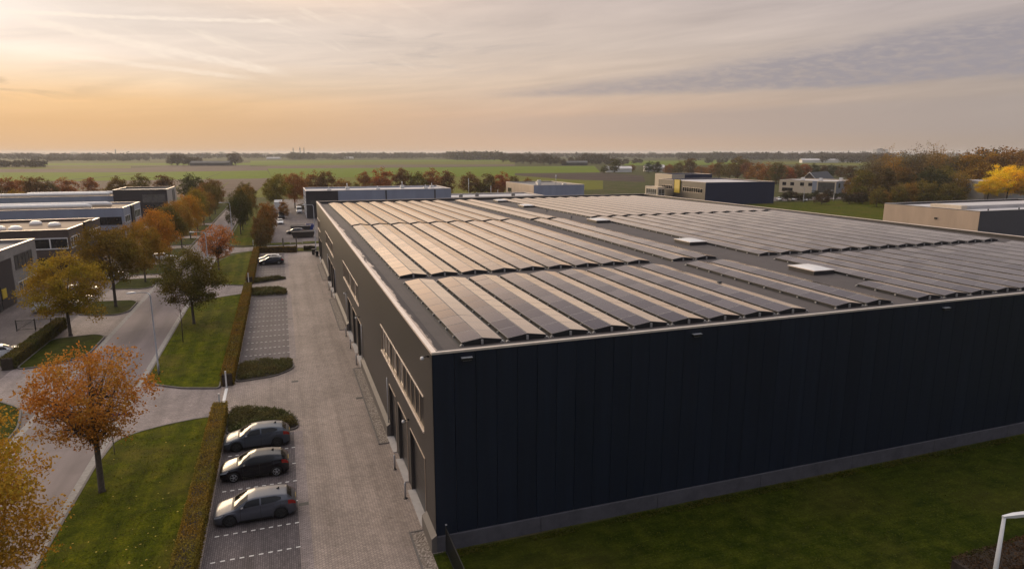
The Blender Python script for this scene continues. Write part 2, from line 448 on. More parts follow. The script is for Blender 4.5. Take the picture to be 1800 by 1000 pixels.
class MB:
    """collects shapes into one mesh; each face carries a material slot"""
    def __init__(self, *mats):
        self.v, self.f, self.mi, self.mats = [], [], [], list(mats)
        self.smooth = []
    def add(self, verts, faces, mi=0, smooth=False):
        b = len(self.v)
        self.v += [tuple(x) for x in verts]
        for fc in faces:
            self.f.append(tuple(b + i for i in fc)); self.mi.append(mi); self.smooth.append(smooth)
        return self
    def box(self, x0, x1, y0, y1, z0, z1, mi=0):
        v = [(x0, y0, z0), (x1, y0, z0), (x1, y1, z0), (x0, y1, z0), (x0, y0, z1), (x1, y0, z1), (x1, y1, z1), (x0, y1, z1)]
        return self.add(v, [(0, 3, 2, 1), (4, 5, 6, 7), (0, 1, 5, 4), (1, 2, 6, 5), (2, 3, 7, 6), (3, 0, 4, 7)], mi)
    def prism(self, poly, z0, z1, mi=0, top=True):
        n = len(poly)
        v = [(x, y, z0) for x, y in poly] + [(x, y, z1) for x, y in poly]
        f = [(i, (i + 1) % n, n + (i + 1) % n, n + i) for i in range(n)]
        if top: f.append(tuple(range(n, 2 * n)))
        return self.add(v, f, mi)
    def sheet(self, poly, z, mi=0):
        return self.add([(x, y, z) for x, y in poly], [tuple(range(len(poly)))], mi)
    def tube(self, pts, radii, n=8, mi=0, cap=True):
        pts = [Vector(p) for p in pts]
        if isinstance(radii, (int, float)): radii = [radii] * len(pts)
        rings, verts = [], []
        up = Vector((0, 0, 1))
        for i, p in enumerate(pts):
            d = (pts[min(i + 1, len(pts) - 1)] - pts[max(i - 1, 0)])
            d = d.normalized() if d.length > 1e-9 else up
            a = d.cross(Vector((1, 0, 0)) if abs(d.x) < 0.9 else Vector((0, 1, 0))).normalized()
            b = d.cross(a)
            ring = []
            for k in range(n):
                t = 2 * math.pi * k / n
                ring.append(len(verts)); verts.append(p + (a * math.cos(t) + b * math.sin(t)) * radii[i])
            rings.append(ring)
        faces = []
        for r0, r1 in zip(rings, rings[1:]):
            for k in range(n):
                faces.append((r0[k], r0[(k + 1) % n], r1[(k + 1) % n], r1[k]))
        if cap:
            faces.append(tuple(reversed(rings[0]))); faces.append(tuple(rings[-1]))
        return self.add(verts, faces, mi, True)
    def lathe(self, c, prof, n=20, mi=0, axis="z"):
        verts, faces = [], []
        for r, h in prof:
            for k in range(n):
                t = 2 * math.pi * k / n
                a, b = r * math.cos(t), r * math.sin(t)
                if axis == "z": verts.append((c[0] + a, c[1] + b, c[2] + h))
                elif axis == "y": verts.append((c[0] + a, c[1] + h, c[2] + b))
                else: verts.append((c[0] + h, c[1] + a, c[2] + b))
        for i in range(len(prof) - 1):
            for k in range(n):
                faces.append((i * n + k, i * n + (k + 1) % n, (i + 1) * n + (k + 1) % n, (i + 1) * n + k))
        faces.append(tuple(range(n))); faces.append(tuple(range((len(prof) - 1) * n, len(prof) * n)))
        return self.add(verts, faces, mi, True)
    def mesh(self, name):
        me = bpy.data.meshes.new(name)
        me.from_pydata(self.v, [], self.f)
        for m in self.mats: me.materials.append(m)
        me.polygons.foreach_set("material_index", self.mi)
        me.polygons.foreach_set("use_smooth", self.smooth)
        me.update()
        bm = bmesh.new(); bm.from_mesh(me)
        bmesh.ops.recalc_face_normals(bm, faces=bm.faces)
        bm.to_mesh(me); bm.free()
        return me
    def build(self, name, parent=None):
        return link_mesh(name, self.mesh(name), parent)

def struct(name, mb, kind="structure"):
    o = mb.build(name)
    o["kind"] = kind
    return o

def chaikin(poly, it=2, keep=()):
    for _ in range(it):
        q = []
        n = len(poly)
        for i in range(n):
            a, b = poly[i], poly[(i + 1) % n]
            q.append((a[0] * .75 + b[0] * .25, a[1] * .75 + b[1] * .25)); q.append((a[0] * .25 + b[0] * .75, a[1] * .25 + b[1] * .75))
        poly = q
    return poly

def area(poly):
    return 0.5 * sum(poly[i][0] * poly[(i + 1) % len(poly)][1] - poly[(i + 1) % len(poly)][0] * poly[i][1] for i in range(len(poly)))

def inset(poly, d):
    n = len(poly); out = []
    s = 1 if area(poly) > 0 else -1
    for i in range(n):
        p0, p1, p2 = Vector(poly[i - 1]), Vector(poly[i]), Vector(poly[(i + 1) % n])
        e1, e2 = (p1 - p0), (p2 - p1)
        if e1.length < 1e-6: e1 = e2
        if e2.length < 1e-6: e2 = e1
        e1, e2 = e1.normalized(), e2.normalized()
        n1, n2 = Vector((-e1.y, e1.x)) * s, Vector((-e2.y, e2.x)) * s
        b = n1 + n2
        b = b.normalized() if b.length > 1e-6 else n1
        k = d / max(0.35, b.dot(n1))
        out.append(tuple(p1 + b * k))
    return out

def sparse_corner(poly, r=1.5, seg=5):
    """round the corners of a polygon by radius r"""
    n = len(poly); out = []
    for i in range(n):
        p0, p1, p2 = Vector(poly[i - 1]), Vector(poly[i]), Vector(poly[(i + 1) % n])
        a, b = p0 - p1, p2 - p1
        t = min(r, a.length * .45, b.length * .45)
        A, B = p1 + a.normalized() * t, p1 + b.normalized() * t
        for k in range(seg + 1):
            u = k / seg
            out.append(tuple(A * (1 - u) ** 2 + p1 * 2 * u * (1 - u) + B * u * u))
    return out

def patch(name_in, poly, mat, kerb_mat, h=0.10, kw=0.14, kh=0.03, r=1.2):
    """raised planted patch inside a kerb"""
    P = sparse_corner(poly, r)
    Q = inset(P, kw)
    k = MB(kerb_mat)
    n = len(P)
    v = [(x, y, 0.0) for x, y in P] + [(x, y, h + kh) for x, y in P] + [(x, y, h + kh) for x, y in Q] + [(x, y, h - 0.05) for x, y in Q]
    f = []
    for i in range(n):
        j = (i + 1) % n
        for a in range(3):
            f.append((a * n + i, a * n + j, (a + 1) * n + j, (a + 1) * n + i))
    k.add(v, f)
    struct("kerb", k)
    s = MB(mat); s.sheet(Q, h)
    return struct(name_in, s)

# ------------------------------------------------------------------ the setting: ground, fields, roads
g = MB(M_LAND); g.sheet([(-9000, -600), (9000, -600), (9000, 9000), (-9000, 9000)], -0.012)
struct("ground", g)

def field(px_poly, mat, z=0.0):
    s = MB(mat); s.sheet([ground(*q) for q in px_poly], z)
    struct("field", s)
field([(-40, 346), (-40, 320), (180, 318), (455, 314), (478, 313), (438, 347)], M_FBROWN, 0.004)
field([(-40, 320), (-40, 303.5), (250, 303), (470, 300), (478, 313), (455, 314), (180, 318)], M_FGREEN, 0.008)
field([(-40, 303.5), (-40, 298), (230, 296), (300, 292.5), (470, 293), (470, 300), (250, 303)], M_FBROWN, 0.012)
field([(-40, 298), (-40, 294.5), (230, 292), (230, 296)], M_FOLIVE, 0.016)
field([(-40, 294.5), (-40, 291.5), (440, 290.5), (440, 293), (300, 292.5), (230, 292)], M_FBROWN, 0.02)
field([(60, 291.4), (80, 287), (440, 286.6), (620, 285.2), (620, 288.6), (440, 290.4)], M_FGREEN, 0.024)
field([(440, 347), (478, 313), (1060, 309), (1060, 333), (760, 345)], M_FOLIVE, 0.028)
field([(478, 313), (470, 296.5), (640, 295.5), (1045, 292), (1056, 304), (1060, 309), (700, 311)], M_FGREEN, 0.032)
field([(470, 296.5), (470, 292), (700, 289.8), (905, 289), (905, 292.2), (640, 295.5)], M_FBROWN, 0.036)
field([(440, 292), (620, 285.4), (905, 284.2), (905, 288.9), (700, 289.7), (470, 292)], M_FOLIVE, 0.04)
field([(440, 286.5), (440, 283), (800, 281), (900, 281), (905, 284), (620, 285)], M_FGREEN, 0.044)
field([(905, 305), (1056, 303.5), (1130, 309), (1135, 320), (1000, 316), (905, 308.5)], M_FDARK, 0.048)
field([(1095, 291), (1110, 283), (1300, 282), (1300, 289), (1200, 291)], M_FGREEN, 0.052)
field([(1340, 288.5), (1340, 284), (1540, 285.5), (1540, 292)], M_FOLIVE, 0.052)

s = MB(M_FDARK)
for a_, b_, w_ in (((-30, 329), (255, 304.5), 1.2), ((360, 313.5), (392, 303), .7), ((-30, 293.6), (440, 292.3), .25), ((455, 345), (481, 313), .8), ((640, 301), (790, 309), .5), ((905, 298), (1050, 297), .3)):
    s.sheet([ground(a_[0], a_[1]), ground(b_[0], b_[1]), ground(b_[0], b_[1] + w_ * .5), ground(a_[0], a_[1] + w_)], 0.06)
struct("ditch", s)
s = MB(M_FOLIVE)
for k in range(9):
    xa_, xb_ = 60 + k * 44, 150 + k * 36
    s.sheet([ground(xa_, 343), ground(xa_ + 5, 343), ground(xb_ + 1.4, 320), ground(xb_, 320)], 0.058)
struct("crop_rows", s)
# main road, side street and lots
s = MB(M_ASPHALT)
s.sheet([(-19.0, -20), (-12.9, -20), (-12.9, 143.2), (-12.9, 150.4), (-12.9, 300), (-19.0, 300)], 0.006)
struct("road", s)
s = MB(M_DRIVE)
s.sheet([(-12.9, 134), (-11.6, 139), (-10, 142), (-6, 144.8), (3, 146), (80, 146), (80, 150.6), (-4, 150.8), (-9, 149.5), (-11.5, 151.5), (-12.9, 156)], 0.006)
struct("side_street", s)
# paved gutter bands along the carriageway
s = MB(M_KERB)
for x0, x1 in ((-19.28, -18.78), (-13.12, -12.62)):
    s.box(x0, x1, -20, 142, 0.0, 0.014)
struct("gutter", s)
s = MB(M_LOT)
s.sheet([(-19.28, 20), (-19.28, 300), (-60, 300), (-60, 20)], 0.002)
struct("lot_pavement", s)
s = MB(M_DRIVE)
for y0, y1 in ((58, 71), (81, 92.5), (99.5, 109), (116.5, 121), (131, 139)):
    s.sheet([(-19.28, y0), (-19.28, y1), (-25.0, y1), (-25.0, y0)], 0.010)
struct("driveway", s)
s = MB(M_DRIVE)
s.sheet([(-12.62, 44.2), (-6.0, 44.2), (-6.0, 65.2), (-12.62, 65.2)], 0.006)
s.sheet([(-12.62, 90), (-6.0, 90), (-6.0, 110), (-12.62, 110)], 0.006)
struct("driveway", s)
s = MB(M_PAVE)
s.sheet([(-6.0, 18), (6.05, 18), (6.05, 29.4), (6.6, 29.4), (6.6, 138.4), (-6.0, 141.5)], 0.004)
struct("yard_paving", s)
# parking bays: darker paving with dashed stone lines
def bays(y0, y1, lines):
    s = MB(M_PARK); s.sheet([(-4.95, y0), (-0.3, y0), (-0.3, y1), (-4.95, y1)], 0.009)
    struct("parking_bay_paving", s)
    s = MB(M_DRIVE); s.sheet([(-0.3, y0), (0.32, y0), (0.32, y1), (-0.3, y1)], 0.012)
    struct("bay_edge_band", s)
    s = MB(M_WHITE_LINE)
    for y in lines:
        x = -4.55
        while x < -0.45:
            dy = random.uniform(-.012, .012)
            s.box(x, x + 0.22, y - 0.045 + dy, y + 0.045 + dy, 0.0, 0.016); x += 0.45
    struct("bay_marking", s)
bays(18, 47.3, [24.7, 27.2, 29.75, 32.3, 34.7, 37.15, 39.65, 42.1, 44.6])
bays(65.6, 96.6, [67.8 + 2.36 * k for k in range(12)])
bays(110, 138, [112.6, 115.1, 117.6, 120.1, 122.6, 127.0, 129.6, 132.2, 134.8])

# lawns on the right of the street
patch("lawn", [(-12.62, 12), (-12.62, 45.5), (-12.3, 49.6), (-11.1, 50.8), (-9.4, 51.6), (-7.5, 52.1), (-6.12, 52.2), (-6.12, 12)], M_LAWN, M_KERB_DARK, r=.6)
patch("lawn", [(-12.62, 64.6), (-12.5, 62.6), (-11.3, 61.2), (-9.2, 59.7), (-6.12, 58.6), (-6.12, 99.4), (-10.3, 97.3), (-11.9, 95.4), (-12.62, 92.5)], M_LAWN, M_KERB_DARK, r=.6)
patch("lawn", [(-12.62, 128), (-12.5, 112), (-10.5, 108.2), (-7, 105.9), (-6.12, 106.0), (-6.12, 143.6), (-8.4, 141.5), (-10.6, 137.5), (-12.3, 131.5)], M_LAWN, M_KERB_DARK, r=.8)
patch("lawn", [(-12.3, 262), (-12.3, 158), (-10.8, 152.8), (-8.5, 151.4), (-3.6, 151.6), (-3.6, 262)], M_LAWN, M_KERB_DARK, r=.8)
patch("lawn", [(-3.4, 151.6), (1.2, 151.6), (1.2, 154.6), (-3.4, 154.6)], M_LAWN, M_KERB_DARK, r=.4)
patch("lawn", [(3.6, 151.6), (40, 151.2), (40, 154.6), (3.6, 154.6)], M_LAWN, M_KERB_DARK, r=.4)
patch("lawn", [(-5.4, 141.3), (5.6, 138.8), (5.6, 143.6), (-2, 144.4), (-5.4, 143.6)], M_LAWN, M_KERB_DARK, r=.4)
# lawns on the left of the street
for poly in ([(-19.4, 10), (-19.4, 54.5), (-20.6, 59), (-24, 62.5), (-30, 64.5), (-34, 64.5), (-34, 10)],
             [(-24.7, 70.2), (-21.6, 70.8), (-19.4, 73.4), (-19.4, 80.6), (-20.6, 81.8), (-24.7, 81.2)],
             [(-25.2, 92.6), (-20.6, 91), (-19.4, 92.6), (-19.4, 98.4), (-20.3, 99.8), (-25.2, 100.6)],
             [(-25.2, 109.2), (-20.4, 108), (-19.4, 109.2), (-19.4, 116.2), (-20, 117), (-25.2, 117)],
             [(-25.2, 121), (-19.9, 120.6), (-19.4, 121.2), (-19.4, 130.4), (-20, 131), (-25.2, 131.4)],
             [(-25.2, 139), (-19.9, 138.6), (-19.4, 139.2), (-19.4, 151), (-20, 152), (-25.2, 152)],
             [(-25.2, 158), (-19.4, 158), (-19.4, 170), (-25.2, 170)],
             [(-25.2, 175.5), (-19.4, 175.5), (-19.4, 200), (-25.2, 200)],
             [(-25.2, 206), (-19.4, 206), (-19.4, 290), (-25.2, 290)]):
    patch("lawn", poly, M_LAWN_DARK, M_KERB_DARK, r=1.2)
# lawn in front of the hall and to its right
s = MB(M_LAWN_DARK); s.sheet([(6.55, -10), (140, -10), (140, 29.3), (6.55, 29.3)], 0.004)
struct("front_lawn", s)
# bare patches, fallen leaves on the near lawn (uncountable)
s = MB(M_LEAF)
for _ in range(190):
    x, y = (random.gauss(-8.6, 1.5), random.gauss(29, 4.5)) if random.random() < .8 else (random.uniform(-12, -6.5), random.uniform(24, 50))
    if not (-12.4 < x < -6.3): continue
    a = random.uniform(0, 6.28); d = random.uniform(.03, .07)
    c_, s_ = math.cos(a) * d, math.sin(a) * d
    s.add([(x - c_, y - s_, .108), (x + s_, y - c_, .112), (x + c_, y + s_, .118), (x - s_, y + c_, .112)], [(0, 1, 2, 3)])
fl = struct("fallen_leaves", s, "stuff"); fl.color = (0.55, 0.40, 0.10, 1)

def tufts(x0, x1, y0, y1, n, size, z, col, seed):
    rg = np.random.default_rng(seed)
    c_ = np.stack([rg.uniform(x0, x1, n), rg.uniform(y0, y1, n), np.full(n, z)], 1)
    # denser and taller in patches
    k = np.sin(c_[:, 0] * 1.3 + seed) * np.sin(c_[:, 1] * .8) + .6 * np.sin(c_[:, 0] * .35 - c_[:, 1] * .5 + 2) + rg.normal(0, .7, n)
    c_ = c_[k > -.2]
    me = quad_mesh("grass_tufts", leaf_quads(c_, 2, .03, size, 0.3, seed, 2.2), M_LEAF)
    o = link_mesh("grass_tufts", me); o["kind"] = "stuff"; o.color = (*col, 1)
TUFTS = [(-12.4, -6.3, 22, 51, 9000, .035, .125, (.10, .098, .008), 3), (-12.4, -6.3, 62, 97, 5000, .045, .125, (.095, .105, .004), 4),
         (6.7, 52, 9, 29.2, 12000, .04, .03, (.062, .066, .006), 5), (52, 75, 16, 29.2, 2500, .05, .03, (.062, .066, .006), 6), (6.6, 79, 28.7, 29.3, 4200, .07, .05, (.06, .06, .008), 7)]
for i, (x, y) in enumerate(((0.02, 36.6), (0.02, 58.5), (0.02, 82.0), (5.0, 52.5))):
    r = empty("drain_cover", (x, y, .013), "square dark drain cover in the yard paving, %s from the camera" % ("nearest", "second", "third", "nearest the wall")[i], "drain cover", "drain covers in the yard")
    mb = MB(M_KERB_DARK); mb.box(-.3, .3, -.2, -.16, 0, .006); mb.box(-.3, .3, .16, .2, 0, .006); mb.box(-.3, -.26, -.16, .16, 0, .006); mb.box(.26, .3, -.16, .16, 0, .006); mb.build("frame", r)
    mb = MB(M_BLACK); mb.box(-.26, .26, -.16, .16, 0, .004); mb.build("grate", r)

# second yard beyond the side street
s = MB(M_LOT); s.sheet([(-3.2, 154.8), (60, 154.8), (60, 300), (-3.2, 300)], 0.012)
struct("far_yard_paving", s)
s = MB(M_LOT); s.sheet([(82, 20), (126, 20), (126, 260), (82, 260)], 0.0)
struct("rear_yard_paving", s)
s = MB(M_LAWN); s.sheet([(160, 150), (300, 150), (300, 215), (160, 215)], 0.002)
struct("meadow", s)
s = MB(M_LOT); s.sheet([(186, 222), (262, 222), (262, 236), (186, 246)], 0.006)
struct("car_park", s)

# ------------------------------------------------------------------ the solar hall
HX0, HX1, HY0, HY1, HH = 6.3, 79.6, 29.55, 133.9, 10.58
hall = empty("industrial_hall", (0, 0, 0), "huge dark industrial hall with solar panels all over its flat roof", "industrial building")
WIN = [(32.0, 47.4, 5.55, 7.45), (62.5, 78.2, 5.55, 7.45), (93.6, 109.4, 5.55, 7.45), (125.0, 133.0, 5.55, 7.45)]
DOORS = []
for b0, order in ((29.55, 0), (60.6, 1), (91.7, 1), (122.7, 1)):
    if order == 0:
        DOORS += [(32.0, 36.1), (37.2, 40.4), (41.5, 44.1)]
    else:
        DOORS += [(b0 + 0.0, b0 + 3.6), (b0 + 4.5, b0 + 8.1), (b0 + 8.9, b0 + 13.3)]
DOORS = [d for d in DOORS if d[1] < 133.5]
OPEN = WIN + [(a, b, 0.0, 3.95) for a, b in DOORS]

def left_wall():
    """side wall at x = HX0 with real openings, built on a grid and left open where the windows and doors sit"""
    ys = sorted({HY0, HY1, *[o[0] for o in OPEN], *[o[1] for o in OPEN]})
    zs = [0.0, 3.95, 5.55, 7.45, HH]
    mb = MB(M_CLAD_W)
    for ya, yb in zip(ys, ys[1:]):
        for za, zb in zip(zs, zs[1:]):
            ym, zm = (ya + yb) / 2, (za + zb) / 2
            if any(o[0] < ym < o[1] and o[2] < zm < o[3] for o in OPEN): continue
            mb.add([(HX0, ya, za), (HX0, yb, za), (HX0, yb, zb), (HX0, ya, zb)], [(0, 3, 2, 1)])
    # inner side so that the wall has thickness
    mb.box(HX0 + 0.62, HX0 + 0.7, HY0 + .1, HY1 - .1, 0, HH - .7)
    return mb
w = left_wall().build("side_wall", hall)
# front wall: storey-high panels with real joints
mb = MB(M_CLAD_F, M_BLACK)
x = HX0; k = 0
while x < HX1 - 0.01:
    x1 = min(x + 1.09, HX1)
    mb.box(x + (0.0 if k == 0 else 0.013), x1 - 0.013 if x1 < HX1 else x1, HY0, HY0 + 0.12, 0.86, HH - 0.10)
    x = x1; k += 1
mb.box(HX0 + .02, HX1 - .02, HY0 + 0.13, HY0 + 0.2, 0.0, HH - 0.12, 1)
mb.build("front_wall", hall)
mb = MB(M_CLAD_F)
mb.box(HX1 - 0.15, HX1, HY0 + 0.2, HY1, 0, HH - 0.10)
mb.box(HX0 + 0.02, HX1 - 0.15, HY1 - 0.15, HY1, 0, HH - 0.10)
mb.build("rear_wall", hall)
# parapet upstand on the inside of the roof edge
mb = MB(M_TRIM_DARK)
mb.box(HX0 + 0.05, HX0 + 0.18, HY0 + 0.3, HY1 - 0.3, 9.9, HH - 0.025)
mb.box(HX1 - 0.34, HX1 - 0.155, HY0 + 0.3, HY1 - 0.3, 9.9, HH - 0.025)
mb.box(HX0 + 0.05, HX1 - 0.155, HY0 + 0.205, HY0 + 0.298, 9.7, HH - 0.025)
mb.box(HX0 + 0.05, HX1 - 0.155, HY1 - 0.298, HY1 - 0.155, 9.9, HH - 0.025)
mb.build("parapet", hall)
mb = MB(M_TRIM)
e = 0.03
mb.box(HX0 - e, HX0 + 0.22, HY0 - e, HY1 + e, HH - 0.02, HH + 0.015)
mb.box(HX0 - e, HX0 - 0.004, HY0 - e, HY1 + e, HH - 0.10, HH - 0.02)
mb.box(HX0 + 0.22, HX1 + e, HY0 - e, HY0 + 0.10, HH - 0.018, HH + 0.013)
mb2 = MB(M_TRIM_DARK); mb2.box(HX0 + 0.22, HX1 - .36, HY0 + .102, HY0 + 0.3, HH - 0.019, HH + 0.006); mb2.build("edge_strip", hall)
mb.box(HX0 - 0.004, HX1 + e, HY0 - e, HY0 - 0.004, HH - 0.10, HH - 0.018)
mb.box(HX1 - 0.36, HX1 + e, HY0 + 0.3, HY1 + e, HH - 0.02, HH + 0.014)
mb.box(HX0 + 0.22, HX1 - 0.36, HY1 - 0.32, HY1 + e, HH - 0.019, HH + 0.012)
mb.build("roof_edge_trim", hall)
# roof deck: falls from a shallow ridge to both ends
DY = 86.5; DZ0, DZ1 = 10.02, 10.44
def deck(y):
    return DZ0 + (DZ1 - DZ0) * (1 - abs(y - DY) / 57.0)
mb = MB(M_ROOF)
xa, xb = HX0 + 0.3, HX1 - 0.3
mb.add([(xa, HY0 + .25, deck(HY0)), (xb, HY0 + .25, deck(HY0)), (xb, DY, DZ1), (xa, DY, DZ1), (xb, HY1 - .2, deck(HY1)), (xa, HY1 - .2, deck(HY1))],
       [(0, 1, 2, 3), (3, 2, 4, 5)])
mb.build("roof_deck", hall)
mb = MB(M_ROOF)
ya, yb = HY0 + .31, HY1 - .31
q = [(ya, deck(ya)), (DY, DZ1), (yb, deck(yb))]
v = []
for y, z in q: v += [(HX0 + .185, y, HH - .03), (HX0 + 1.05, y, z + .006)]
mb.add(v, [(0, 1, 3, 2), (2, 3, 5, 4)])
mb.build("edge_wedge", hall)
# plinths
mb = MB(M_PLINTH)
xs = [HX0 - 0.02, 12.0, 19.2, 26.4, 33.6, 40.8, 48.0, 55.2, 62.4, 69.6, HX1]
for a, b in zip(xs, xs[1:]):
    mb.box(a, b - 0.03, HY0 - 0.10, HY0 + 0.11, 0, 0.84)
mb.build("plinth", hall)
segs = [(HY0 - .10, 31.9)]
prev = 44.2
for d in (60.5, 91.6, 122.6):
    segs.append((prev, d)); prev = d + 13.5
for a, b in segs:
    mb = MB(M_PLINTH_W)
    v = [(HX0 - .28, a, 0), (HX0 - .28, a, 0.78), (HX0 - 0.002, a, 0.98), (HX0 - 0.002, a, 0), (HX0 - .28, b, 0), (HX0 - .28, b, 0.78), (HX0 - 0.002, b, 0.98), (HX0 - 0.002, b, 0)]
    mb.add(v, [(0, 1, 2, 3), (7, 6, 5, 4), (0, 4, 5, 1), (1, 5, 6, 2)])
    mb.build("plinth", hall)
# strip windows
D_IN = 0.20
W_IN = 0.085
def reveal(mb, y0, y1, z0, z1, mi=0, bottom=True, depth=D_IN):
    xo, xi = HX0, HX0 + depth
    mb.add([(xo, y0, z1), (xo, y1, z1), (xi, y1, z1), (xi, y0, z1)], [(0, 1, 2, 3)], mi)
    mb.add([(xo, y0, z0), (xo, y0, z1), (xi, y0, z1), (xi, y0, z0)], [(0, 1, 2, 3)], mi)
    mb.add([(xo, y1, z0), (xi, y1, z0), (xi, y1, z1), (xo, y1, z1)], [(0, 1, 2, 3)], mi)
    if bottom: mb.add([(xo, y0, z0), (xi, y0, z0), (xi, y1, z0), (xo, y1, z0)], [(0, 1, 2, 3)], mi)
for y0, y1, z0, z1 in WIN:
    mb = MB(M_REVEAL, M_TRIM)
    reveal(mb, y0, y1, z0, z1, depth=W_IN)
    mb.box(HX0 - 0.07, HX0 - 0.003, y0 - .07, y1 + .07, z0 - .09, z0 - .002, 1)     # sill
    mb.box(HX0 - 0.05, HX0 - 0.003, y0 - .07, y1 + .07, z1 + .002, z1 + .07, 1)     # head
    n = max(2, round((y1 - y0) / 1.28))
    for k in range(n + 1):
        y = y0 + (y1 - y0) * k / n
        yy0, yy1 = max(y0 + .003, y - .04), min(y1 - .003, y + .04)
        mb.box(HX0 + .035, HX0 + W_IN - .012, yy0, yy1, z0 + .075, z1 - .075, 0)
    mb.box(HX0 + .035, HX0 + W_IN - .012, y0 + .002, y1 - .002, z0 + .004, z0 + .075, 0)
    mb.box(HX0 + .035, HX0 + W_IN - .012, y0 + .002, y1 - .002, z1 - .075, z1 - .004, 0)
    win = mb.build("window", hall)
    pm = MB(M_HALLGLASS, M_GLASS)
    for k in range(n):
        a, b = y0 + (y1 - y0) * k / n, y0 + (y1 - y0) * (k + 1) / n
        pm.add([(HX0 + W_IN - .02, a, z0), (HX0 + W_IN - .02, b, z0), (HX0 + W_IN - .02, b, z1), (HX0 + W_IN - .02, a, z1)], [(0, 1, 2, 3)], 1 if random.random() < .25 else 0)
    pm.build("pane", win)
for i, (y0, y1) in enumerate(DOORS):
    mb = MB(M_TRIM_DARK, M_DOOR, M_REVEAL)
    reveal(mb, y0, y1, 0.02, 3.95, 0, False)
    mb.box(HX0 - 0.045, HX0 - 0.003, y0 - .05, y1 + .05, 3.955, 4.02, 2)
    for yy in (y0 - .05, y1 + .002):
        mb.box(HX0 - 0.04, HX0 - 0.003, yy, yy + .048, 0.02, 3.95, 2 if yy < y0 else 0)
    for k in range(6):
        mb.box(HX0 + D_IN - .06, HX0 + D_IN - .02, y0 + .02, y1 - .02, .12 + k * .638, .12 + k * .638 + .625, 1)
    d = mb.build("door", hall)
    sm = MB(M_SILL); sm.box(HX0 - .30, HX0 + D_IN, y0 - .02, y1 + .02, 0.0, 0.055); sm.build("door_sill", d)
for y in (44.6, 60.2, 75.2, 91.2, 105.6):
    mb = MB(M_GALV); mb.tube([(HX0 - .10, y, .1), (HX0 - .10, y, 4.3)], .035, 6); mb.build("service_pipe", hall)

def wall_light(loc, label, nx=0, ny=-1):
    r = empty("wall_light", loc, label, "wall light", "lamps on the outside of the solar hall")
    mb = MB(M_BLACK, M_WHITE)
    if ny:
        mb.box(-.26, .26, -.20, -.002, -.05, .07); mb.box(-.22, .22, -.185, -.02, -.062, -.051, 1)
        h = mb.build("housing", r)
        b = MB(M_GALV); b.box(-.28, .28, -.215, -.003, .071, .09); b.build("cover", r)
    else:
        mb.box(-.10, -.004, -.05, .05, -.05, .05); mb.tube([(-.10, 0, 0), (-.28, 0, -.03)], .03, 6)
        mb.build("bracket", r)
        b = MB(M_WHITE); b.lathe((-.34, 0, -.09), [(.03, -.09), (.09, -.07), (.11, 0), (.07, .08), (.02, .1)], 10); b.build("lamp_head", r)
for (x, z), d in zip(((8.0, 10.13), (21.2, 10.08), (40.2, 10.06)), ("nearest the corner", "in the middle", "farthest from the corner")):
    wall_light((x, HY0, z), "small flat floodlight under the front roof edge, the one %s" % d, 0, -1)
for (y, z), d in zip(((30.3, 10.2), (36.6, 4.35), (62.3, 4.5), (74.6, 4.4)), ("at the top of the front corner", "above the nearest dock door", "above the second group of dock doors", "beside the last door of the second group")):
    wall_light((HX0, y, z), "small round camera-like lamp on the side wall %s" % d, -1, 0)

# gravel strip with edging along the plinth
for a, b in ((24, 31.6), (43.2, 60.2), (74.8, 91.4), (106, 122)):
    s = MB(M_GRAVEL); s.sheet([(5.35, a), (6.03, a), (6.03, b), (5.35, b)], 0.03); struct("gravel_strip", s, "stuff")
    s = MB(M_KERB_DARK); s.box(5.24, 5.345, a - .1, b + .1, 0, .06); s.box(5.346, 6.01, a - .1, a - .004, 0, .06); s.box(5.346, 6.01, b + .004, b + .1, 0, .06); struct("kerb", s)

def NTH(n):
    return "%d%s" % (n, "th" if 10 < n % 100 < 14 else {1: "st", 2: "nd", 3: "rd"}.get(n % 10, "th"))
ORD = ["first", "second", "third", "fourth", "fifth", "sixth", "seventh", "eighth", "ninth", "tenth", "eleventh", "twelfth", "thirteenth", "fourteenth", "fifteenth",
       "sixteenth", "seventeenth", "eighteenth", "nineteenth", "twentieth"]
for i, y in enumerate((35.0, 38.8, 61.2, 66.8, 71.6, 93.0, 98.0)):
    r = empty("bollard", (5.72, y + .3, 0.004), "stubby grey steel bollard guarding a dock door, %s from the near corner" % ORD[i], "bollard", "bollards at the dock doors")
    mb = MB(M_GALV); mb.lathe((0, 0, 0), [(.06, .02), (.06, .95), (.045, 1.0), (.01, 1.01)], 10); mb.build("post", r)
    mb = MB(M_BLACK); mb.lathe((0, 0, 0), [(.13, 0), (.13, .02), (.05, .021)], 10); mb.build("foot_plate", r)

# ------------------------------------------------------------------ solar arrays
PW, PL, TILT = 1.112, 1.66, R(8.5)
ROWW = 2.22
def panel_mesh(side):
    """one framed panel; low edge outward, high edge at the ridge; local origin at the low edge's near end"""
    mb = MB(M_FRAME, M_SOLAR)
    c, s_ = math.cos(TILT), math.sin(TILT)
    def P(u, y, h):
        xx = u * c - h * s_; zz = u * s_ + h * c
        return (xx if side == 0 else -xx, y, zz)
    t, b = 0.035, 0.022
    o = [(0, 0), (PW, 0), (PW, PL), (0, PL)]; i_ = [(b, b), (PW - b, b), (PW - b, PL - b), (b, PL - b)]
    v = [P(u, y, 0) for u, y in o] + [P(u, y, t) for u, y in o] + [P(u, y, t) for u, y in i_] + [P(u, y, t - .004) for u, y in i_]
    f = [(0, 1, 2, 3)]
    for k in range(4):
        j = (k + 1) % 4
        f += [(k, j, 4 + j, 4 + k), (4 + k, 4 + j, 8 + j, 8 + k)]
    mb.add(v, f, 0)
    mb.f.append((8, 9, 10, 11)); mb.mi.append(1); mb.smooth.append(False)
    return mb.mesh("solar_panel")
P_L, P_R = panel_mesh(0), panel_mesh(1)
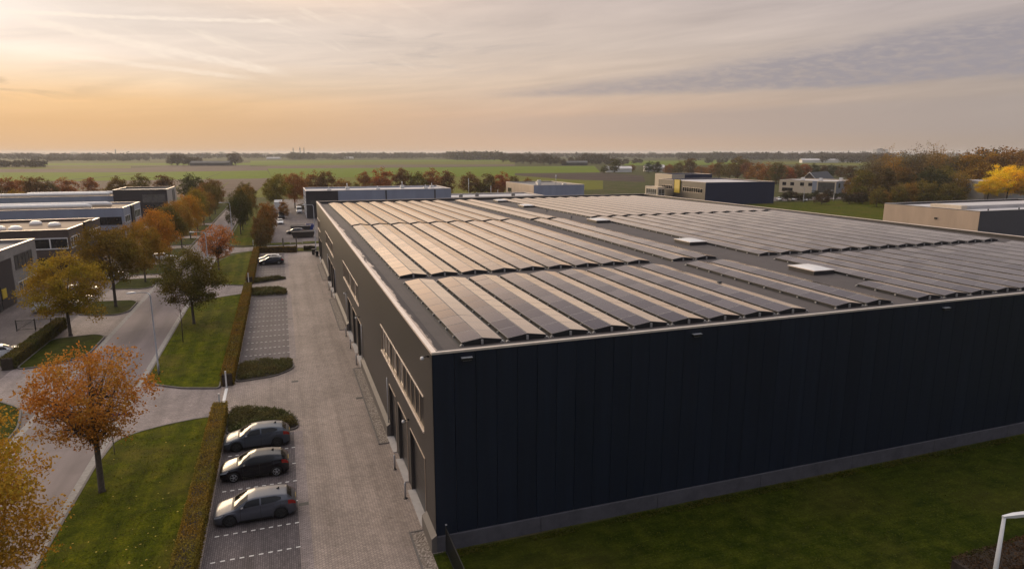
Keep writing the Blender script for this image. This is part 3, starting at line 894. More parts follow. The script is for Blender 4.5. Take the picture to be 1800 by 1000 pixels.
def strip_mesh(side, n):
    mb = MB(M_FRAME, M_SOLAR)
    c, s_ = math.cos(TILT), math.sin(TILT)
    for k in range(n):
        y0 = k * (PL + .02)
        def P(u, y, h):
            xx = u * c - h * s_; zz = u * s_ + h * c
            return (xx if side == 0 else -xx, y0 + y, zz)
        t, b = 0.035, 0.022
        o = [(0, 0), (PW, 0), (PW, PL), (0, PL)]; i_ = [(b, b), (PW - b, b), (PW - b, PL - b), (b, PL - b)]
        v = [P(u, y, 0) for u, y in o] + [P(u, y, t) for u, y in o] + [P(u, y, t) for u, y in i_]
        f = [(0, 1, 2, 3)]
        for q in range(4):
            j = (q + 1) % 4
            f += [(q, j, 4 + j, 4 + q), (4 + q, 4 + j, 8 + j, 8 + q)]
        bs = len(mb.v); mb.add(v, f, 0); mb.f.append((bs + 8, bs + 9, bs + 10, bs + 11)); mb.mi.append(1); mb.smooth.append(False)
    return mb.mesh("solar_panel_strip")
_mount = {}
def mount_meshes(n):
    if n in _mount: return _mount[n]
    L = n * (PL + .02)
    mb = MB(M_MOUNT)
    rz = PW * math.sin(TILT)
    for k in range(n + 1):
        y = k * (PL + .02)
        y = min(max(y, .06), L - .06)
        for sgn in (0, 1):
            xs = (0.03, 1.09) if sgn == 0 else (ROWW - 0.03, ROWW - 1.09)
            w_ = .05
            mb.add([(xs[0], y - w_, -.15), (xs[1], y - w_, -.15), (xs[1], y - w_, rz - .02), (xs[0], y - w_, -.03), (xs[0], y + w_, -.15), (xs[1], y + w_, -.15), (xs[1], y + w_, rz - .02), (xs[0], y + w_, -.03)],
                   [(0, 1, 2, 3), (4, 5, 6, 7), (0, 1, 5, 4), (1, 2, 6, 5), (2, 3, 7, 6), (3, 0, 4, 7)])
    mb.box(-.17, ROWW + .17, -.02, L + .02, -.158, -.152)  # dark sheet added under the row to deepen the shade in the gaps
    mb.box(.02, .08, 0, L, -.15, -.02); mb.box(ROWW - .08, ROWW - .02, 0, L, -.15, -.02); mb.box(1.08, 1.14, 0, L, -.15, .1)
    mb.mats.append(M_BRACKET)
    for k in range(n + 1):
        y = k * (PL + .02)
        if k == 0: y = -.03
        for xx in (-.06, ROWW - .02): mb.box(xx, xx + .08, y - .05, y + .07, -.15, -.06, 1)
    for y in (-.08, L):
        mb.box(1.05, 1.17, y, y + .08, -.15, .10, 1); mb.box(-.12, .1, y, y + .1, -.15, -.12, 1); mb.box(ROWW - .1, ROWW + .12, y, y + .1, -.15, -.12, 1)
    _mount[n] = mb.mesh("mounting_frame")
    return _mount[n]
_strips = {}
def solar_row(x, y0, n, label, group, strips=False):
    z = deck(y0) + 0.165
    r = empty("solar_panel_row", (x, y0, z), label, "solar panels", group)
    L = n * (PL + .02)
    r.rotation_euler = (math.atan((deck(y0 + L) - deck(y0)) / L), 0, 0)
    link_mesh("mounting_frame", mount_meshes(n), r)
    if strips:
        if n not in _strips: _strips[n] = (strip_mesh(0, n), strip_mesh(1, n))
        a = link_mesh("panel_slope", _strips[n][0], r); b = link_mesh("panel_slope", _strips[n][1], r)
        a.location = (0, 0, 0); b.location = (ROWW, 0, 0)
        return r
    for k in range(n):
        for me, xx in ((P_L, 0.0), (P_R, ROWW)):
            o = link_mesh("solar_panel", me, r)
            o.location = (xx, k * (PL + .02), 0)
            o.rotation_euler = (random.gauss(0, .0022), random.gauss(0, .0022), 0)
    return r
XL = [8.4 + 2.56 * k for k in range(9)]
XD = [33.5, 36.06]
XR = [43.2 + 2.56 * k for k in range(13)]
for tier, (y0, n, strip) in (("nearest", (31.9, 10, False)), ("middle", (50.9, 21, False)), ("farthest", (87.6, 26, True))):
    for k, x in enumerate(XL):
        solar_row(x, y0, n, "%s tented solar panel row from the left roof edge in the %s left array" % (ORD[k], tier), "solar rows of the %s left array" % tier, strip)
    for k, x in enumerate(XD):
        solar_row(x, y0, n, "%s of the two solar panel rows left of the skylights in the %s tier" % (("left", "right")[k], tier), "paired solar rows left of the skylights", strip)
    for k, x in enumerate(XR):
        solar_row(x, y0, n, "%s tented solar panel row right of the skylights in the %s right array" % (ORD[k], tier), "solar rows of the %s right array" % tier, strip)
solar_row(40.64, 31.9, 3, "short solar panel row of three panel pairs beside the nearest skylight", "solar rows of the nearest right array")

for k, (y, d) in enumerate(((42.9, "nearest the front roof edge"), (60.4, "second from the front roof edge"), (82.5, "in the middle of the roof strip"), (111.5, "second from the back roof edge"), (126.5, "nearest the back roof edge"))):
    r = empty("skylight", (41.9, y, deck(y)), "low white domed skylight on the dark roof strip, %s" % d, "skylight", "skylights on the solar hall")
    mb = MB(M_TRIM_DARK); mb.box(-1.05, 1.05, -1.45, 1.45, -.02, .30); mb.build("upstand", r)
    mb = MB(M_TRIM); mb.box(-1.12, 1.12, -1.52, 1.52, .302, .36); mb.build("frame", r)
    mb = MB(M_DOME)
    N = 8; vv = []; ff = []
    for i in range(N + 1):
        for j in range(N + 1):
            u, v_ = i / N * 2 - 1, j / N * 2 - 1
            vv.append((u * 1.06, v_ * 1.46, .362 + .16 * (1 - abs(u) ** 3) * (1 - abs(v_) ** 3)))
    for i in range(N):
        for j in range(N):
            a = i * (N + 1) + j; ff.append((a, a + 1, a + N + 2, a + N + 1))
    mb.add(vv, ff, 0, True); mb.build("dome", r)
for x, y, d in ((40.3, 88.3, "near the middle skylight"), (30.9, 40.5, "in the bare strip of the nearest array"), (41.4, 100.5, "between the far skylights")):
    r = empty("roof_vent", (x, y, deck(y)), "small grey roof vent cap %s" % d, "roof vent", "vents on the solar hall roof")
    mb = MB(M_GALV); mb.lathe((0, 0, 0), [(.12, 0), (.12, .25)], 10); mb.build("pipe", r)
    mb = MB(M_TRIM_DARK); mb.lathe((0, 0, .25), [(.2, 0), (.22, .04), (.05, .12)], 10); mb.build("cap", r)

# ------------------------------------------------------------------ other buildings
def building(label, x0, x1, y0, y1, h, wall, roof, coping=None, rotz=0.0, cat="commercial building", par=0.45, origin=None, group="commercial buildings around the hall"):
    """root at the near-left corner; local box (0..w, 0..d); walls with a parapet, a sunken roof deck, a coping"""
    r = empty("commercial_building", (x0, y0, 0) if origin is None else origin, label, cat, group, rotz)
    w, d = x1 - x0, y1 - y0
    t = 0.3
    mb = MB(wall)
    mb.box(0, w, 0, t, 0, h); mb.box(0, w, d - t, d, 0, h); mb.box(0, t, t, d - t, 0, h); mb.box(w - t, w, t, d - t, 0, h)
    mb.build("wall", r)
    mb = MB(roof); mb.sheet([(t, t), (w - t, t), (w - t, d - t), (t, d - t)], h - par); mb.build("roof", r)
    mb = MB(coping or M_TRIM)
    e = .04
    mb.box(-e, w + e, -e, t + e, h + .002, h + .07); mb.box(-e, w + e, d - t - e, d + e, h + .002, h + .07)
    mb.box(-e, t + e, t + e, d - t - e, h + .002, h + .07); mb.box(w - t - e, w + e, t + e, d - t - e, h + .002, h + .07)
    mb.build("coping", r)
    r["w"], r["d"], r["h"] = w, d, h
    return r

def window(r, face, u0, u1, z0, z1, n=3, frame=None, glass=None, name="window", rows=1, fw=.07, off=0.0):
    """framed window on a face of a building: s (y=0), n, w (x=0), e (x=w)"""
    w, d = r["w"], r["d"]
    mb, pm = MB(frame or M_WHITE), MB(glass or M_GLASS)
    def bx(m, a, b, za, zb, o0, o1):
        o0 += off; o1 += off
        if face == "s": m.box(a, b, -o1, -o0, za, zb)
        elif face == "n": m.box(a, b, d + o0, d + o1, za, zb)
        elif face == "w": m.box(-o1, -o0, a, b, za, zb)
        else: m.box(w + o0, w + o1, a, b, za, zb)
    bx(mb, u0, u1, z0, z0 + fw, .004, .09); bx(mb, u0, u1, z1 - fw, z1, .004, .07)
    for k in range(n + 1):
        c = u0 + (u1 - u0) * k / n
        bx(mb, max(u0, c - fw / 2), min(u1, c + fw / 2), z0 + fw, z1 - fw, .004, .07)
    for k in range(1, rows):
        c = z0 + (z1 - z0) * k / rows
        bx(mb, u0 + fw, u1 - fw, c - fw / 2, c + fw / 2, .0045, .066)
    f = mb.build(name, r)
    bx(pm, u0 + fw / 2, u1 - fw / 2, z0 + fw / 2, z1 - fw / 2, .003, .02)
    pm.build("pane", f)
    return f

def panel(r, face, u0, u1, z0, z1, mat, name, th=.05):
    w, d = r["w"], r["d"]
    mb = MB(mat)
    if face == "s": mb.box(u0, u1, -th, -.003, z0, z1)
    elif face == "w": mb.box(-th, -.003, u0, u1, z0, z1)
    elif face == "e": mb.box(w + .003, w + th, u0, u1, z0, z1)
    return mb.build(name, r)

# A: grey brick building, nearest on the left of the street (right face towards the street)
A = building("grey brick office with tall glazed entrance, nearest on the far side of the street", -62, -34.8, 84, 113.3, 7.5, M_GREYBRICK, M_GREYROOF)
window(A, "e", 20.6, 27.2, 4.3, 6.3, 5, M_TRIM_DARK, M_GLASS_PALE)
panel(A, "e", 11.6, 19.4, 0.1, 6.2, M_DARKCLAD, "entrance_panel")
window(A, "e", 12.2, 14.6, 3.6, 6.0, 2, M_TRIM_DARK, M_GLASS_PALE, off=.055)
window(A, "e", 12.2, 14.6, 0.2, 3.2, 2, M_TRIM_DARK, M_GLASS, off=.055)
panel(A, "e", 14.8, 16.2, 1.5, 2.7, M_YELLOW, "yellow_board", .14)
panel(A, "e", 13.0, 14.0, 3.3, 3.5, M_WHITE, "white_sign", .12)
window(A, "e", 2.0, 9.2, 0.9, 2.9, 4, M_WHITE, M_GLASS)
window(A, "e", 20.8, 27.0, 0.8, 2.6, 4, M_WHITE, M_GLASS_PALE)
# B: dark brown brick building
B = building("dark brown brick office with pale framed corner windows and domed skylights", -76, -33.7, 125.6, 146, 7.5, M_BROWNBRICK, M_SANDROOF)
window(B, "s", 42.3 - 10.4, 42.3 - .25, 4.3, 6.2, 4, M_WHITE, M_GLASS, fw=.18)
window(B, "e", .6, 5.8, 4.3, 6.2, 4, M_WHITE, M_GLASS, fw=.16)
panel(B, "e", 8.6, 13.2, 0.2, 7.9, M_DARKCLAD, "stair_panel", .4)
panel(B, "e", 10.4, 13.0, 4.6, 6.4, M_LIGHTCLAD, "white_sign", .46)
window(B, "e", 14.0, 19.6, 4.6, 6.0, 4, M_WHITE, M_GLASS, fw=.16, off=.0)
window(B, "e", 1.0, 7.0, 0.8, 2.8, 3, M_WHITE, M_GLASS)
window(B, "s", 42.3 - 11.4, 42.3 - .4, 0.4, 2.9, 5, M_TRIM_DARK, M_GLASS)
panel(B, "s", 14.0, 42.3 - 24.4, 0, 7.3, M_BLUEGREY, "cladding_panel", .06)
for x, y in ((30.6, 6.4), (33.2, 5.6), (27.5, 11), (33.5, 14.5), (37.5, 10.5)):
    mb = MB(M_DOME); mb.lathe((x, y, 7.06), [(1.0, 0), (1.0, .35), (.9, .55), (.55, .75), (.1, .82)], 14); mb.build("skylight", B)
# C: blue-grey building with ribbon windows
C = building("blue-grey clad office with ribbon windows and fat white ducts on its roof", -92, -34.6, 171.2, 191, 7.5, M_BLUEGREY, M_SANDROOF)
window(C, "s", 57.4 - 27.4, 57.4 - .5, 3.7, 5.5, 9, M_TRIM_DARK, M_GLASS)
panel(C, "s", 57.4 - 35, 57.4 - .2, 0.1, 2.5, M_DARKCLAD, "shop_front", .04)
window(C, "e", 1.0, 6.4, 3.9, 5.6, 3, M_WHITE, M_GLASS, fw=.12)
panel(C, "e", 7.6, 10.4, .1, 7.4, M_DARKCLAD, "stair_panel", .3)
window(C, "e", 12, 18.6, 4.0, 6.0, 4, M_WHITE, M_GLASS, fw=.12)
window(C, "e", 1.0, 6.4, .3, 2.6, 3, M_TRIM_DARK, M_GLASS)
for y, x0_, x1_ in ((5.0, 19, 50), (10.5, 22, 53)):
    mb = MB(M_SILVERROOF)
    mb.tube([(x0_, y, 7.75), (x0_ + 1, y, 7.75), (x1_ - 1, y, 7.75), (x1_, y, 7.55)], [.5, .62, .62, .45], 12); mb.build("roof_duct", C)
# D: long pale building with a dark block at the street end
D = building("dark cube office with large corner glazing at the far end of the street", -49.4, -34.4, 233, 252, 8.5, M_DARKCLAD, M_GREYROOF)
window(D, "s", 8.0, 14.4, 4.4, 7.0, 3, M_TRIM_DARK, M_GLASS_PALE)
window(D, "s", 8.4, 14.4, 0.8, 4.0, 4, M_TRIM_DARK, M_GLASS, rows=3)
panel(D, "e", .2, 18.8, 0.1, 8.3, M_LIGHTCLAD, "pale_side_panel", .08)
for y in (10.6, 13.6): panel(D, "e", y, y + 1.6, .6, 7.8, M_TRIM_DARK, "tall_window", .16)
D2 = building("long low blue-grey warehouse behind the ribbon-windowed office", -101, -49.6, 236, 258, 6.6, M_BLUEGREY, M_SANDROOF)
for y, a, b in ((5, 19, 49), (11, 25, 50)):
    mb = MB(M_SILVERROOF); mb.tube([(a, y, 6.9), (a + 1, y, 6.95), (b - 1, y, 6.95), (b, y, 6.8)], [.5, .62, .62, .5], 12); mb.build("roof_duct", D2)

# E: low blue-grey hall with a dark office end, behind the solar hall
E_ = building("long blue-grey hall with a dark office end, across the side street", 6.9, 52.5, 210, 231.5, 8.4, M_BLUEGREY, M_PALEROOF)
panel(E_, "s", 0.02, 9.6, 0.1, 8.35, M_DARKCLAD, "dark_office_front", .06)
window(E_, "s", 1.2, 9.0, 4.4, 5.6, 7, M_TRIM_DARK, M_GLASS_PALE, off=.065)
for zz in (1.2, 3.4, 5.6): window(E_, "w", 1.5, 18.5, zz, zz + 1.2, 8, M_WHITE, M_GLASS_PALE)
panel(E_, "s", 24.2, 24.6, .2, 8.2, M_TRIM_DARK, "downpipe", .1); panel(E_, "s", 40.0, 40.4, .2, 8.2, M_TRIM_DARK, "downpipe", .1)
for x, y, hh in ((6.8, 6, 1.0), (13, 12, 1.6), (22, 5, 1.1), (31.5, 14, 1.8), (38.5, 9, 1.0), (42, 15, 1.2)):
    mb = MB(M_SILVERROOF); mb.box(x, x + 1.3, y, y + 1.1, 7.96, 7.96 + hh * .6); mb.tube([(x + .6, y + .5, 7.96 + hh * .6), (x + .6, y + .5, 7.96 + hh * 1.3)], .12, 8); mb.build("roof_unit", E_)
# low pale shed between E and F
LS = building("low pale flat-roofed shed between the blue-grey hall and the beige hall", 54, 88, 216, 236, 5.0, M_LIGHTCLAD, M_PALEROOF)
for x, y in ((5, 6), (12, 10), (24, 5)):
    mb = MB(M_GREYROOF); mb.lathe((x, y, 4.56), [(.7, 0), (.7, 1.0), (.3, 1.3)], 10); mb.build("roof_vent", LS)
# F: beige / grey hall
F_ = building("small hall with a beige side and a grey front behind the back roof edge", 92.0, 113.4, 236.6, 270, 7.5, M_LIGHTCLAD, M_GREYROOF)
panel(F_, "w", .0, 33.3, .1, 7.4, M_BEIGE, "beige_side", .06)
panel(F_, "s", .02, 21.3, .1, 7.4, M_BLUEGREY, "grey_front", .06)
window(F_, "w", 26, 30.5, 3.4, 5.2, 2, M_TRIM_DARK, M_GLASS, off=.065)
for x, y, hh in ((4, 6, 1.2), (9, 20, 1.0), (14, 4, .8), (12, 26, 1.3)):
    mb = MB(M_SILVERROOF); mb.box(x, x + 1.4, y, y + 1.2, 7.06, 7.06 + hh); mb.build("roof_unit", F_)
mb = MB(M_GALV); mb.tube([(13, 9, 7.06), (13, 9, 11.2)], .09, 6); mb.tube([(13, 9, 9.6), (13, 9, 11.0)], .25, 8); mb.build("chimney", F_)
# G: navy and taupe hall
G_ = building("navy blue hall with a taupe office side and strip windows", 154.2, 185.5, 214.2, 251, 8.6, M_NAVY, M_PALEROOF, rotz=R(-3))
panel(G_, "w", .02, 36.7, .1, 8.5, M_BROWNCLAD, "taupe_side", .08)
window(G_, "w", 2.0, 16.5, 4.4, 6.2, 9, M_TRIM, M_GLASS, off=.085)
window(G_, "w", 25, 33.5, 4.8, 6.4, 6, M_TRIM, M_GLASS, off=.085)
panel(G_, "w", 18.4, 22.6, 3.6, 8.9, M_YELLOW, "yellow_board", .5)
panel(G_, "w", 22.7, 23.6, .1, 8.7, M_TRIM_DARK, "dark_fin", .6)
G2 = building("blue upper block with a cream end rising behind the navy hall", 170, 191, 262, 278, 10.0, M_NAVY, M_PALEROOF, rotz=R(-3))
panel(G2, "w", .02, 15.9, .1, 9.9, M_CREAM, "cream_side", .08)
panel(G2, "s", 0.02, 6.5, .1, 9.9, M_CREAM, "cream_front", .06)
G3 = building("small glazed white porch block at the side of the navy hall", 149.0, 152.6, 240, 251, 5.6, M_CREAM, M_PALEROOF, rotz=R(-3))
window(G3, "w", 1, 10, 1.0, 4.8, 5, M_WHITE, M_GLASS_PALE, rows=2); window(G3, "s", .4, 3.2, 1.0, 4.8, 2, M_WHITE, M_GLASS_PALE, rows=2)
# H: cream two-storey block turned towards us
H_ = building("cream two-storey office block with blue corner, beyond the green verge", 0, 27.7, 0, 28, 6.2, M_CREAM, M_PALEROOF, rotz=math.atan2(-25, 12), origin=(241, 273, 0))
for a in (1.6, 5.6, 10.5, 14.5): window(H_, "s", a, a + 1.9, 3.6, 5.2, 2, M_TRIM_DARK, M_GLASS)
window(H_, "s", 1.6, 7.0, .8, 2.4, 4, M_TRIM_DARK, M_GLASS)
panel(H_, "s", 16.5, 18.6, .1, 6.1, M_BLUEGREY, "blue_corner", .08)
window(H_, "s", 19.2, 27.0, .6, 5.6, 4, M_TRIM_DARK, M_GLASS_PALE, rows=2)
panel(H_, "e", .1, 27.8, .1, 6.1, M_BLUEGREY, "blue_side", .08)
window(H_, "e", 3, 5, 3.0, 5.2, 1, M_TRIM_DARK, M_GLASS, off=.085); window(H_, "e", 10, 18, 3.4, 4.8, 5, M_TRIM_DARK, M_GLASS, off=.085)
for x, y in ((6, 12), (16, 9), (22, 20)):
    mb = MB(M_SILVERROOF); mb.box(x, x + 1.5, y, y + 1.5, 5.76, 7.3); mb.build("roof_unit", H_)
# house with a white gable behind H
hs = empty("gabled_house", (277, 297, 0), "dark roofed house with a white edged gable behind the cream office", "house", None, R(-62))
mb = MB(M_BROWNBRICK); mb.box(0, 9, 0, 30, 0, 4.4); mb.add([(0, 0, 4.4), (9, 0, 4.4), (4.5, 0, 8.9), (0, 30, 4.4), (9, 30, 4.4), (4.5, 30, 8.9)], [(0, 1, 2), (3, 5, 4)]); mb.build("wall", hs)
mb = MB(M_TILE); mb.add([(-.4, -.3, 4.1), (4.5, -.3, 9.05), (4.5, 30.3, 9.05), (-.4, 30.3, 4.1), (9.4, -.3, 4.1), (9.4, 30.3, 4.1)], [(0, 1, 2, 3), (1, 4, 5, 2)]); mb.build("roof", hs)
mb = MB(M_WHITE); mb.tube([(-.4, -.4, 4.1), (4.5, -.4, 9.05), (9.4, -.4, 4.1)], .22, 4); mb.build("barge_board", hs)
# I: beige and anthracite hall on the right
I_ = building("beige sided hall with an anthracite front, right beyond the solar roof", 142.2, 190, 99.6, 123.6, 7.5, M_DARKCLAD, M_PALEROOF, M_LIGHTCLAD)
panel(I_, "w", .0, 24.0, .1, 7.4, M_BEIGE, "beige_side", .06)
panel(I_, "s", .0, 47.7, .1, 7.4, simple("anthracite_front", (0.095, 0.09, 0.105), .5), "anthracite_front", .06)
mb = MB(M_PALEROOF); mb.box(7.5, 46, 8.5, 16, 7.06, 7.85); mb.build("roof_light_strip", I_)
mb = MB(M_CREAM); mb.box(5.6, 7.49, 8.4, 16.1, 7.06, 7.9); mb.build("strip_end", I_)
for x in (7, 17): 
    mb = MB(M_BLACK); mb.lathe((x, 3.2, 7.06), [(.14, 0), (.14, .5), (.02, .55)], 8); mb.build("roof_vent", I_)
mb = MB(M_BLACK); mb.box(-.25, -.065, 9.6, 10.2, 4.9, 5.3); mb.build("floodlight", I_)
J_ = building("pale grey hall half hidden by the golden tree at the right", 272, 330, 190, 214, 8.4, M_LIGHTCLAD, M_PALEROOF)
# farm barns and glasshouses in the distance
for i, (px, py, w, h, lab) in enumerate(((368, 291.5, 60, 7, "long dark barn beside the lone farm trees on the plain"), (100, 280, 60, 9, "hazy barn among the distant woods at the far left"), (480, 280, 40, 6, "white shed on the plain, left one of two"), (608, 279.5, 42, 6, "white shed on the plain, right one of two"),
                                         (1010, 291, 40, 7, "low grey barn between the hedgerow trees"), (1088, 303, 26, 6, "white cottage beside dark conifers"), (1152, 302, 20, 7, "white gabled cottage beside the conifer clump"),
                                         (1442, 286.5, 70, 8, "row of white glasshouses on the plain"), (1488, 286, 55, 7, "low white glasshouse beside the long row"))):
    x, y = ground(px, py)
    r = empty("farm_building", (x, y, 0), lab, "farm building", "farm buildings on the plain", R(-20))
    mat = M_WHITE if "white" in lab else M_TILE
    mb = MB(mat); mb.box(-w / 2, w / 2, 0, 14, 0, h * .6); mb.build("wall", r)
    mb = MB(M_PALEROOF if "white" in lab else M_TILE)
    mb.add([(-w / 2 - .5, -.5, h * .6), (w / 2 + .5, -.5, h * .6), (w / 2 + .5, 7, h), (-w / 2 - .5, 7, h), (w / 2 + .5, 14.5, h * .6), (-w / 2 - .5, 14.5, h * .6)], [(0, 1, 2, 3), (3, 2, 4, 5), (1, 4, 2), (0, 3, 5)])
    mb.build("roof", r)
# far towers on the skyline
for px, top, lab in ((204, 262, "thin mast on the hazy skyline at left"), (516, 259.5, "first of a cluster of masts on the skyline"), (528, 258.5, "second of a cluster of masts on the skyline"), (535, 259.5, "third of a cluster of masts on the skyline"), (1491, 264, "thin chimney on the skyline near the glasshouses")):
    x, y = ground(px, 274.5)
    h = height_at(x, y, top)
    r = empty("skyline_mast", (x, y, 0), lab, "mast", "masts on the skyline")
    mb = MB(M_TRIM_DARK); mb.tube([(0, 0, 0), (0, 0, h * .7), (0, 0, h)], [3.0, 2.4, 1.2], 6); mb.build("mast", r)
    mb = MB(M_TRIM_DARK); mb.tube([(0, 0, h * .75), (0, 0, h * .8)], [4.5, 4.5], 6); mb.build("platform", r)
x, y = ground(1550, 273.5)
r = empty("tower_block", (x, y, 0), "hazy wide tower block rising above the right hand woods", "building")
h = height_at(x, y, 263)
mb = MB(M_LIGHTCLAD); mb.box(-48, 48, 0, 30, 0, h); mb.build("wall", r)
mb = MB(M_GREYROOF); mb.box(-20, 10, 5, 20, h, h + 6); mb.build("roof", r)

# ------------------------------------------------------------------ trees
def leaf_quads(centres, per, clump_r, size, flat=0.7, seed=0, up=0.35):
    rg = np.random.default_rng(seed)
    C_ = np.repeat(np.asarray(centres), per, axis=0)
    n = len(C_)
    P = C_ + rg.normal(0, 1, (n, 3)) * np.array([clump_r, clump_r, clump_r * flat])
    nrm = rg.normal(0, 1, (n, 3)); nrm[:, 2] += up
    nrm /= np.linalg.norm(nrm, axis=1)[:, None]
    ref = rg.normal(0, 1, (n, 3))
    a = np.cross(nrm, ref); a /= np.linalg.norm(a, axis=1)[:, None] + 1e-9
    b = np.cross(nrm, a)
    s = size * rg.uniform(.6, 1.35, n)[:, None]
    V = np.stack([P - a * s, P - b * s * .62, P + a * s, P + b * s * .62], 1).reshape(-1, 3)
    return V

def quad_mesh(name, V, mat):
    n = len(V) // 4
    me = bpy.data.meshes.new(name)
    me.vertices.add(len(V)); me.loops.add(len(V)); me.polygons.add(n)
    me.vertices.foreach_set("co", V.astype(np.float32).ravel())
    me.loops.foreach_set("vertex_index", np.arange(len(V), dtype=np.int32))
    me.polygons.foreach_set("loop_start", np.arange(0, len(V), 4, dtype=np.int32))
    me.materials.append(mat)
    me.update(calc_edges=True)
    return me

def crown_centres(n, cb, H, rx, seed, shell=.5, egg=0.0, lump=.16):
    rg = np.random.default_rng(seed)
    d = rg.normal(0, 1, (n, 3)); d /= np.linalg.norm(d, axis=1)[:, None]
    r = (shell ** 3 + (1 - shell ** 3) * rg.random(n)) ** (1 / 3)
    ph = rg.uniform(0, 6.28, 6)
    az = np.arctan2(d[:, 1], d[:, 0])
    r *= 1 + lump * (np.sin(az * 3 + ph[0]) * np.cos(d[:, 2] * 4 + ph[1]) + .7 * np.sin(az * 5 + ph[2] + d[:, 2] * 5))
    c, rz = (cb + H) / 2, (H - cb) / 2
    x, y, z = d[:, 0] * rx * r, d[:, 1] * rx * r, d[:, 2] * rz * r
    k = 1 + egg * (z / rz)
    return np.stack([x * k, y * k, c + z], 1)

def tree_proto(seed, H=10.0, cb=2.6, rx=3.6, nclump=170, per=140, clump_r=.40, leaf=.10, limbs=11, trunk_r=.17, shell=.5, egg=-.15, lump=.16, vase=False, wood=1.0):
    rg = random.Random(seed)
    cs = crown_centres(nclump, cb, H - .25, rx, seed, shell, egg, lump)
    V = leaf_quads(cs, per, clump_r, leaf, .75, seed)
    crown = quad_mesh("crown", V, M_LEAF)
    mb = MB(M_BARK)
    lean = rg.uniform(-.12, .12)
    top = H * .8
    tp = [(0, 0, -.05), (0.02, 0, .25), (lean * .5, 0.02, cb), (lean, -.05, (cb + top) / 2), (lean * 1.2, .03, top)]
    mb.tube(tp, [trunk_r * 1.5, trunk_r, trunk_r * .82, trunk_r * .45, trunk_r * .12], 8)
    idx = list(range(len(cs))); rg.shuffle(idx)
    for i in range(limbs):
        c = cs[idx[i % len(idx)]]
        z0 = rg.uniform(cb * .9, cb + (H - cb) * (.18 if vase else .4))
        if c[2] < z0 + .3: c = (c[0], c[1], z0 + .6)
        p0 = Vector((lean * .6, 0, z0)); p3 = Vector(c) * 1.0
        mid = p0.lerp(p3, .5) + Vector((0, 0, .25 if not vase else .5))
        r0 = trunk_r * .42 * wood
        mb.tube([p0, mid, p3], [r0, r0 * .6, r0 * .15], 5)
        for q in range(3):
            c2 = Vector(cs[idx[(i * 3 + q + 17) % len(idx)]])
            st = p0.lerp(p3, rg.uniform(.3, .7))
            if (c2 - st).length < 3.0:
                mb.tube([st, st.lerp(c2, .5) + Vector((0, 0, .15)), c2], [r0 * .45, r0 * .3, r0 * .1], 4)
    trunk = mb.mesh("trunk")
    return crown, trunk

TREES = {
    "round": [tree_proto(1, cb=3.1, rx=3.5, lump=.22, nclump=150), tree_proto(2, cb=2.8, rx=3.7, lump=.26, nclump=150), tree_proto(3, cb=3.3, rx=3.3, egg=-.05, lump=.24, nclump=140)],
    "sparse": [tree_proto(4, cb=3.5, rx=3.5, nclump=330, per=40, clump_r=.28, leaf=.085, limbs=34, shell=.35, egg=.12, vase=True, wood=1.2, trunk_r=.2),
               tree_proto(5, cb=2.4, rx=3.2, nclump=260, per=22, clump_r=.28, leaf=.12, limbs=40, shell=.4, egg=.05, vase=True, wood=1.2)],
    "near": [tree_proto(6, cb=2.0, rx=4.0, nclump=420, per=100, clump_r=.33, leaf=.072, limbs=30, shell=.4, egg=-.1, vase=True, lump=.22)],
    "far": [tree_proto(21, cb=1.2, rx=3.6, nclump=90, per=48, clump_r=.52, leaf=.23, limbs=6, trunk_r=.2, egg=-.1, lump=.25),
            tree_proto(22, cb=1.4, rx=3.0, nclump=80, per=48, clump_r=.5, leaf=.23, limbs=6, trunk_r=.2, lump=.3),
            tree_proto(23, cb=.9, rx=4.2, nclump=100, per=46, clump_r=.56, leaf=.24, limbs=6, trunk_r=.2, egg=-.2, lump=.28)],
    "upright": [tree_proto(31, cb=1.0, rx=2.1, nclump=130, per=22, clump_r=.42, leaf=.13, limbs=40, trunk_r=.18, shell=.3, egg=.1, vase=True, lump=.25, wood=1.1),
                tree_proto(32, cb=.8, rx=2.5, nclump=140, per=22, clump_r=.45, leaf=.13, limbs=40, trunk_r=.18, shell=.3, egg=.15, vase=True, lump=.3, wood=1.1)],
}
def place_tree(x, y, h, kind, var, color, label, group, wide=1.0, cat="tree", name="street_tree", rot=None):
    crown, trunk = TREES[kind][var % len(TREES[kind])]
    r = empty(name, (x, y, 0), label, cat, group, random.uniform(0, 6.28) if rot is None else rot)
    s = h / 10.0
    r.scale = (s * wide, s * wide, s)
    c = link_mesh("crown", crown, r); c.color = (color[0] * 1.06, color[1] * (1.12 if kind == "round" else 1.0), color[2], 1)
    link_mesh("trunk", trunk, r)
    return r
OLIVE, GOLD, ORANGE, RUST, GREEN, BROWN, YELLOW = (.115, .085, .016), (.27, .165, .018), (.36, .155, .025), (.20, .085, .025), (.055, .062, .014), (.12, .075, .025), (.42, .25, .02)
GL, GR = "street trees along the left verge", "street trees along the right verge"
place_tree(-11.32, 41.93, 9.4, "sparse", 0, (.40, .19, .035), "sparse orange maple with visible branches on the near lawn beside the blue sign", GR, .96)
place_tree(-14.0, 29.8, 10.4, "near", 0, (.40, .24, .03), "large amber tree cut by the left picture edge, nearest of all trees", GR, .92)
place_tree(-10.84, 83.17, 9.0, "round", 0, (.11, .085, .018), "dark olive tree on the middle lawn across from the gate", GR, 1.05)
place_tree(-11.1, 121.66, 8.3, "sparse", 1, (.40, .16, .045), "small russet tree with fine upright branches beside the street lamp", GR, 1.1)
place_tree(-23.2, 82.3, 9.2, "round", 1, (.30, .19, .02), "round golden olive tree beside the clipped hedge and gate", GL, 1.12)
place_tree(-21.6, 96.2, 10.5, "round", 2, (.17, .105, .02), "tall dark bronze tree, second along the left verge", GL, 1.12)
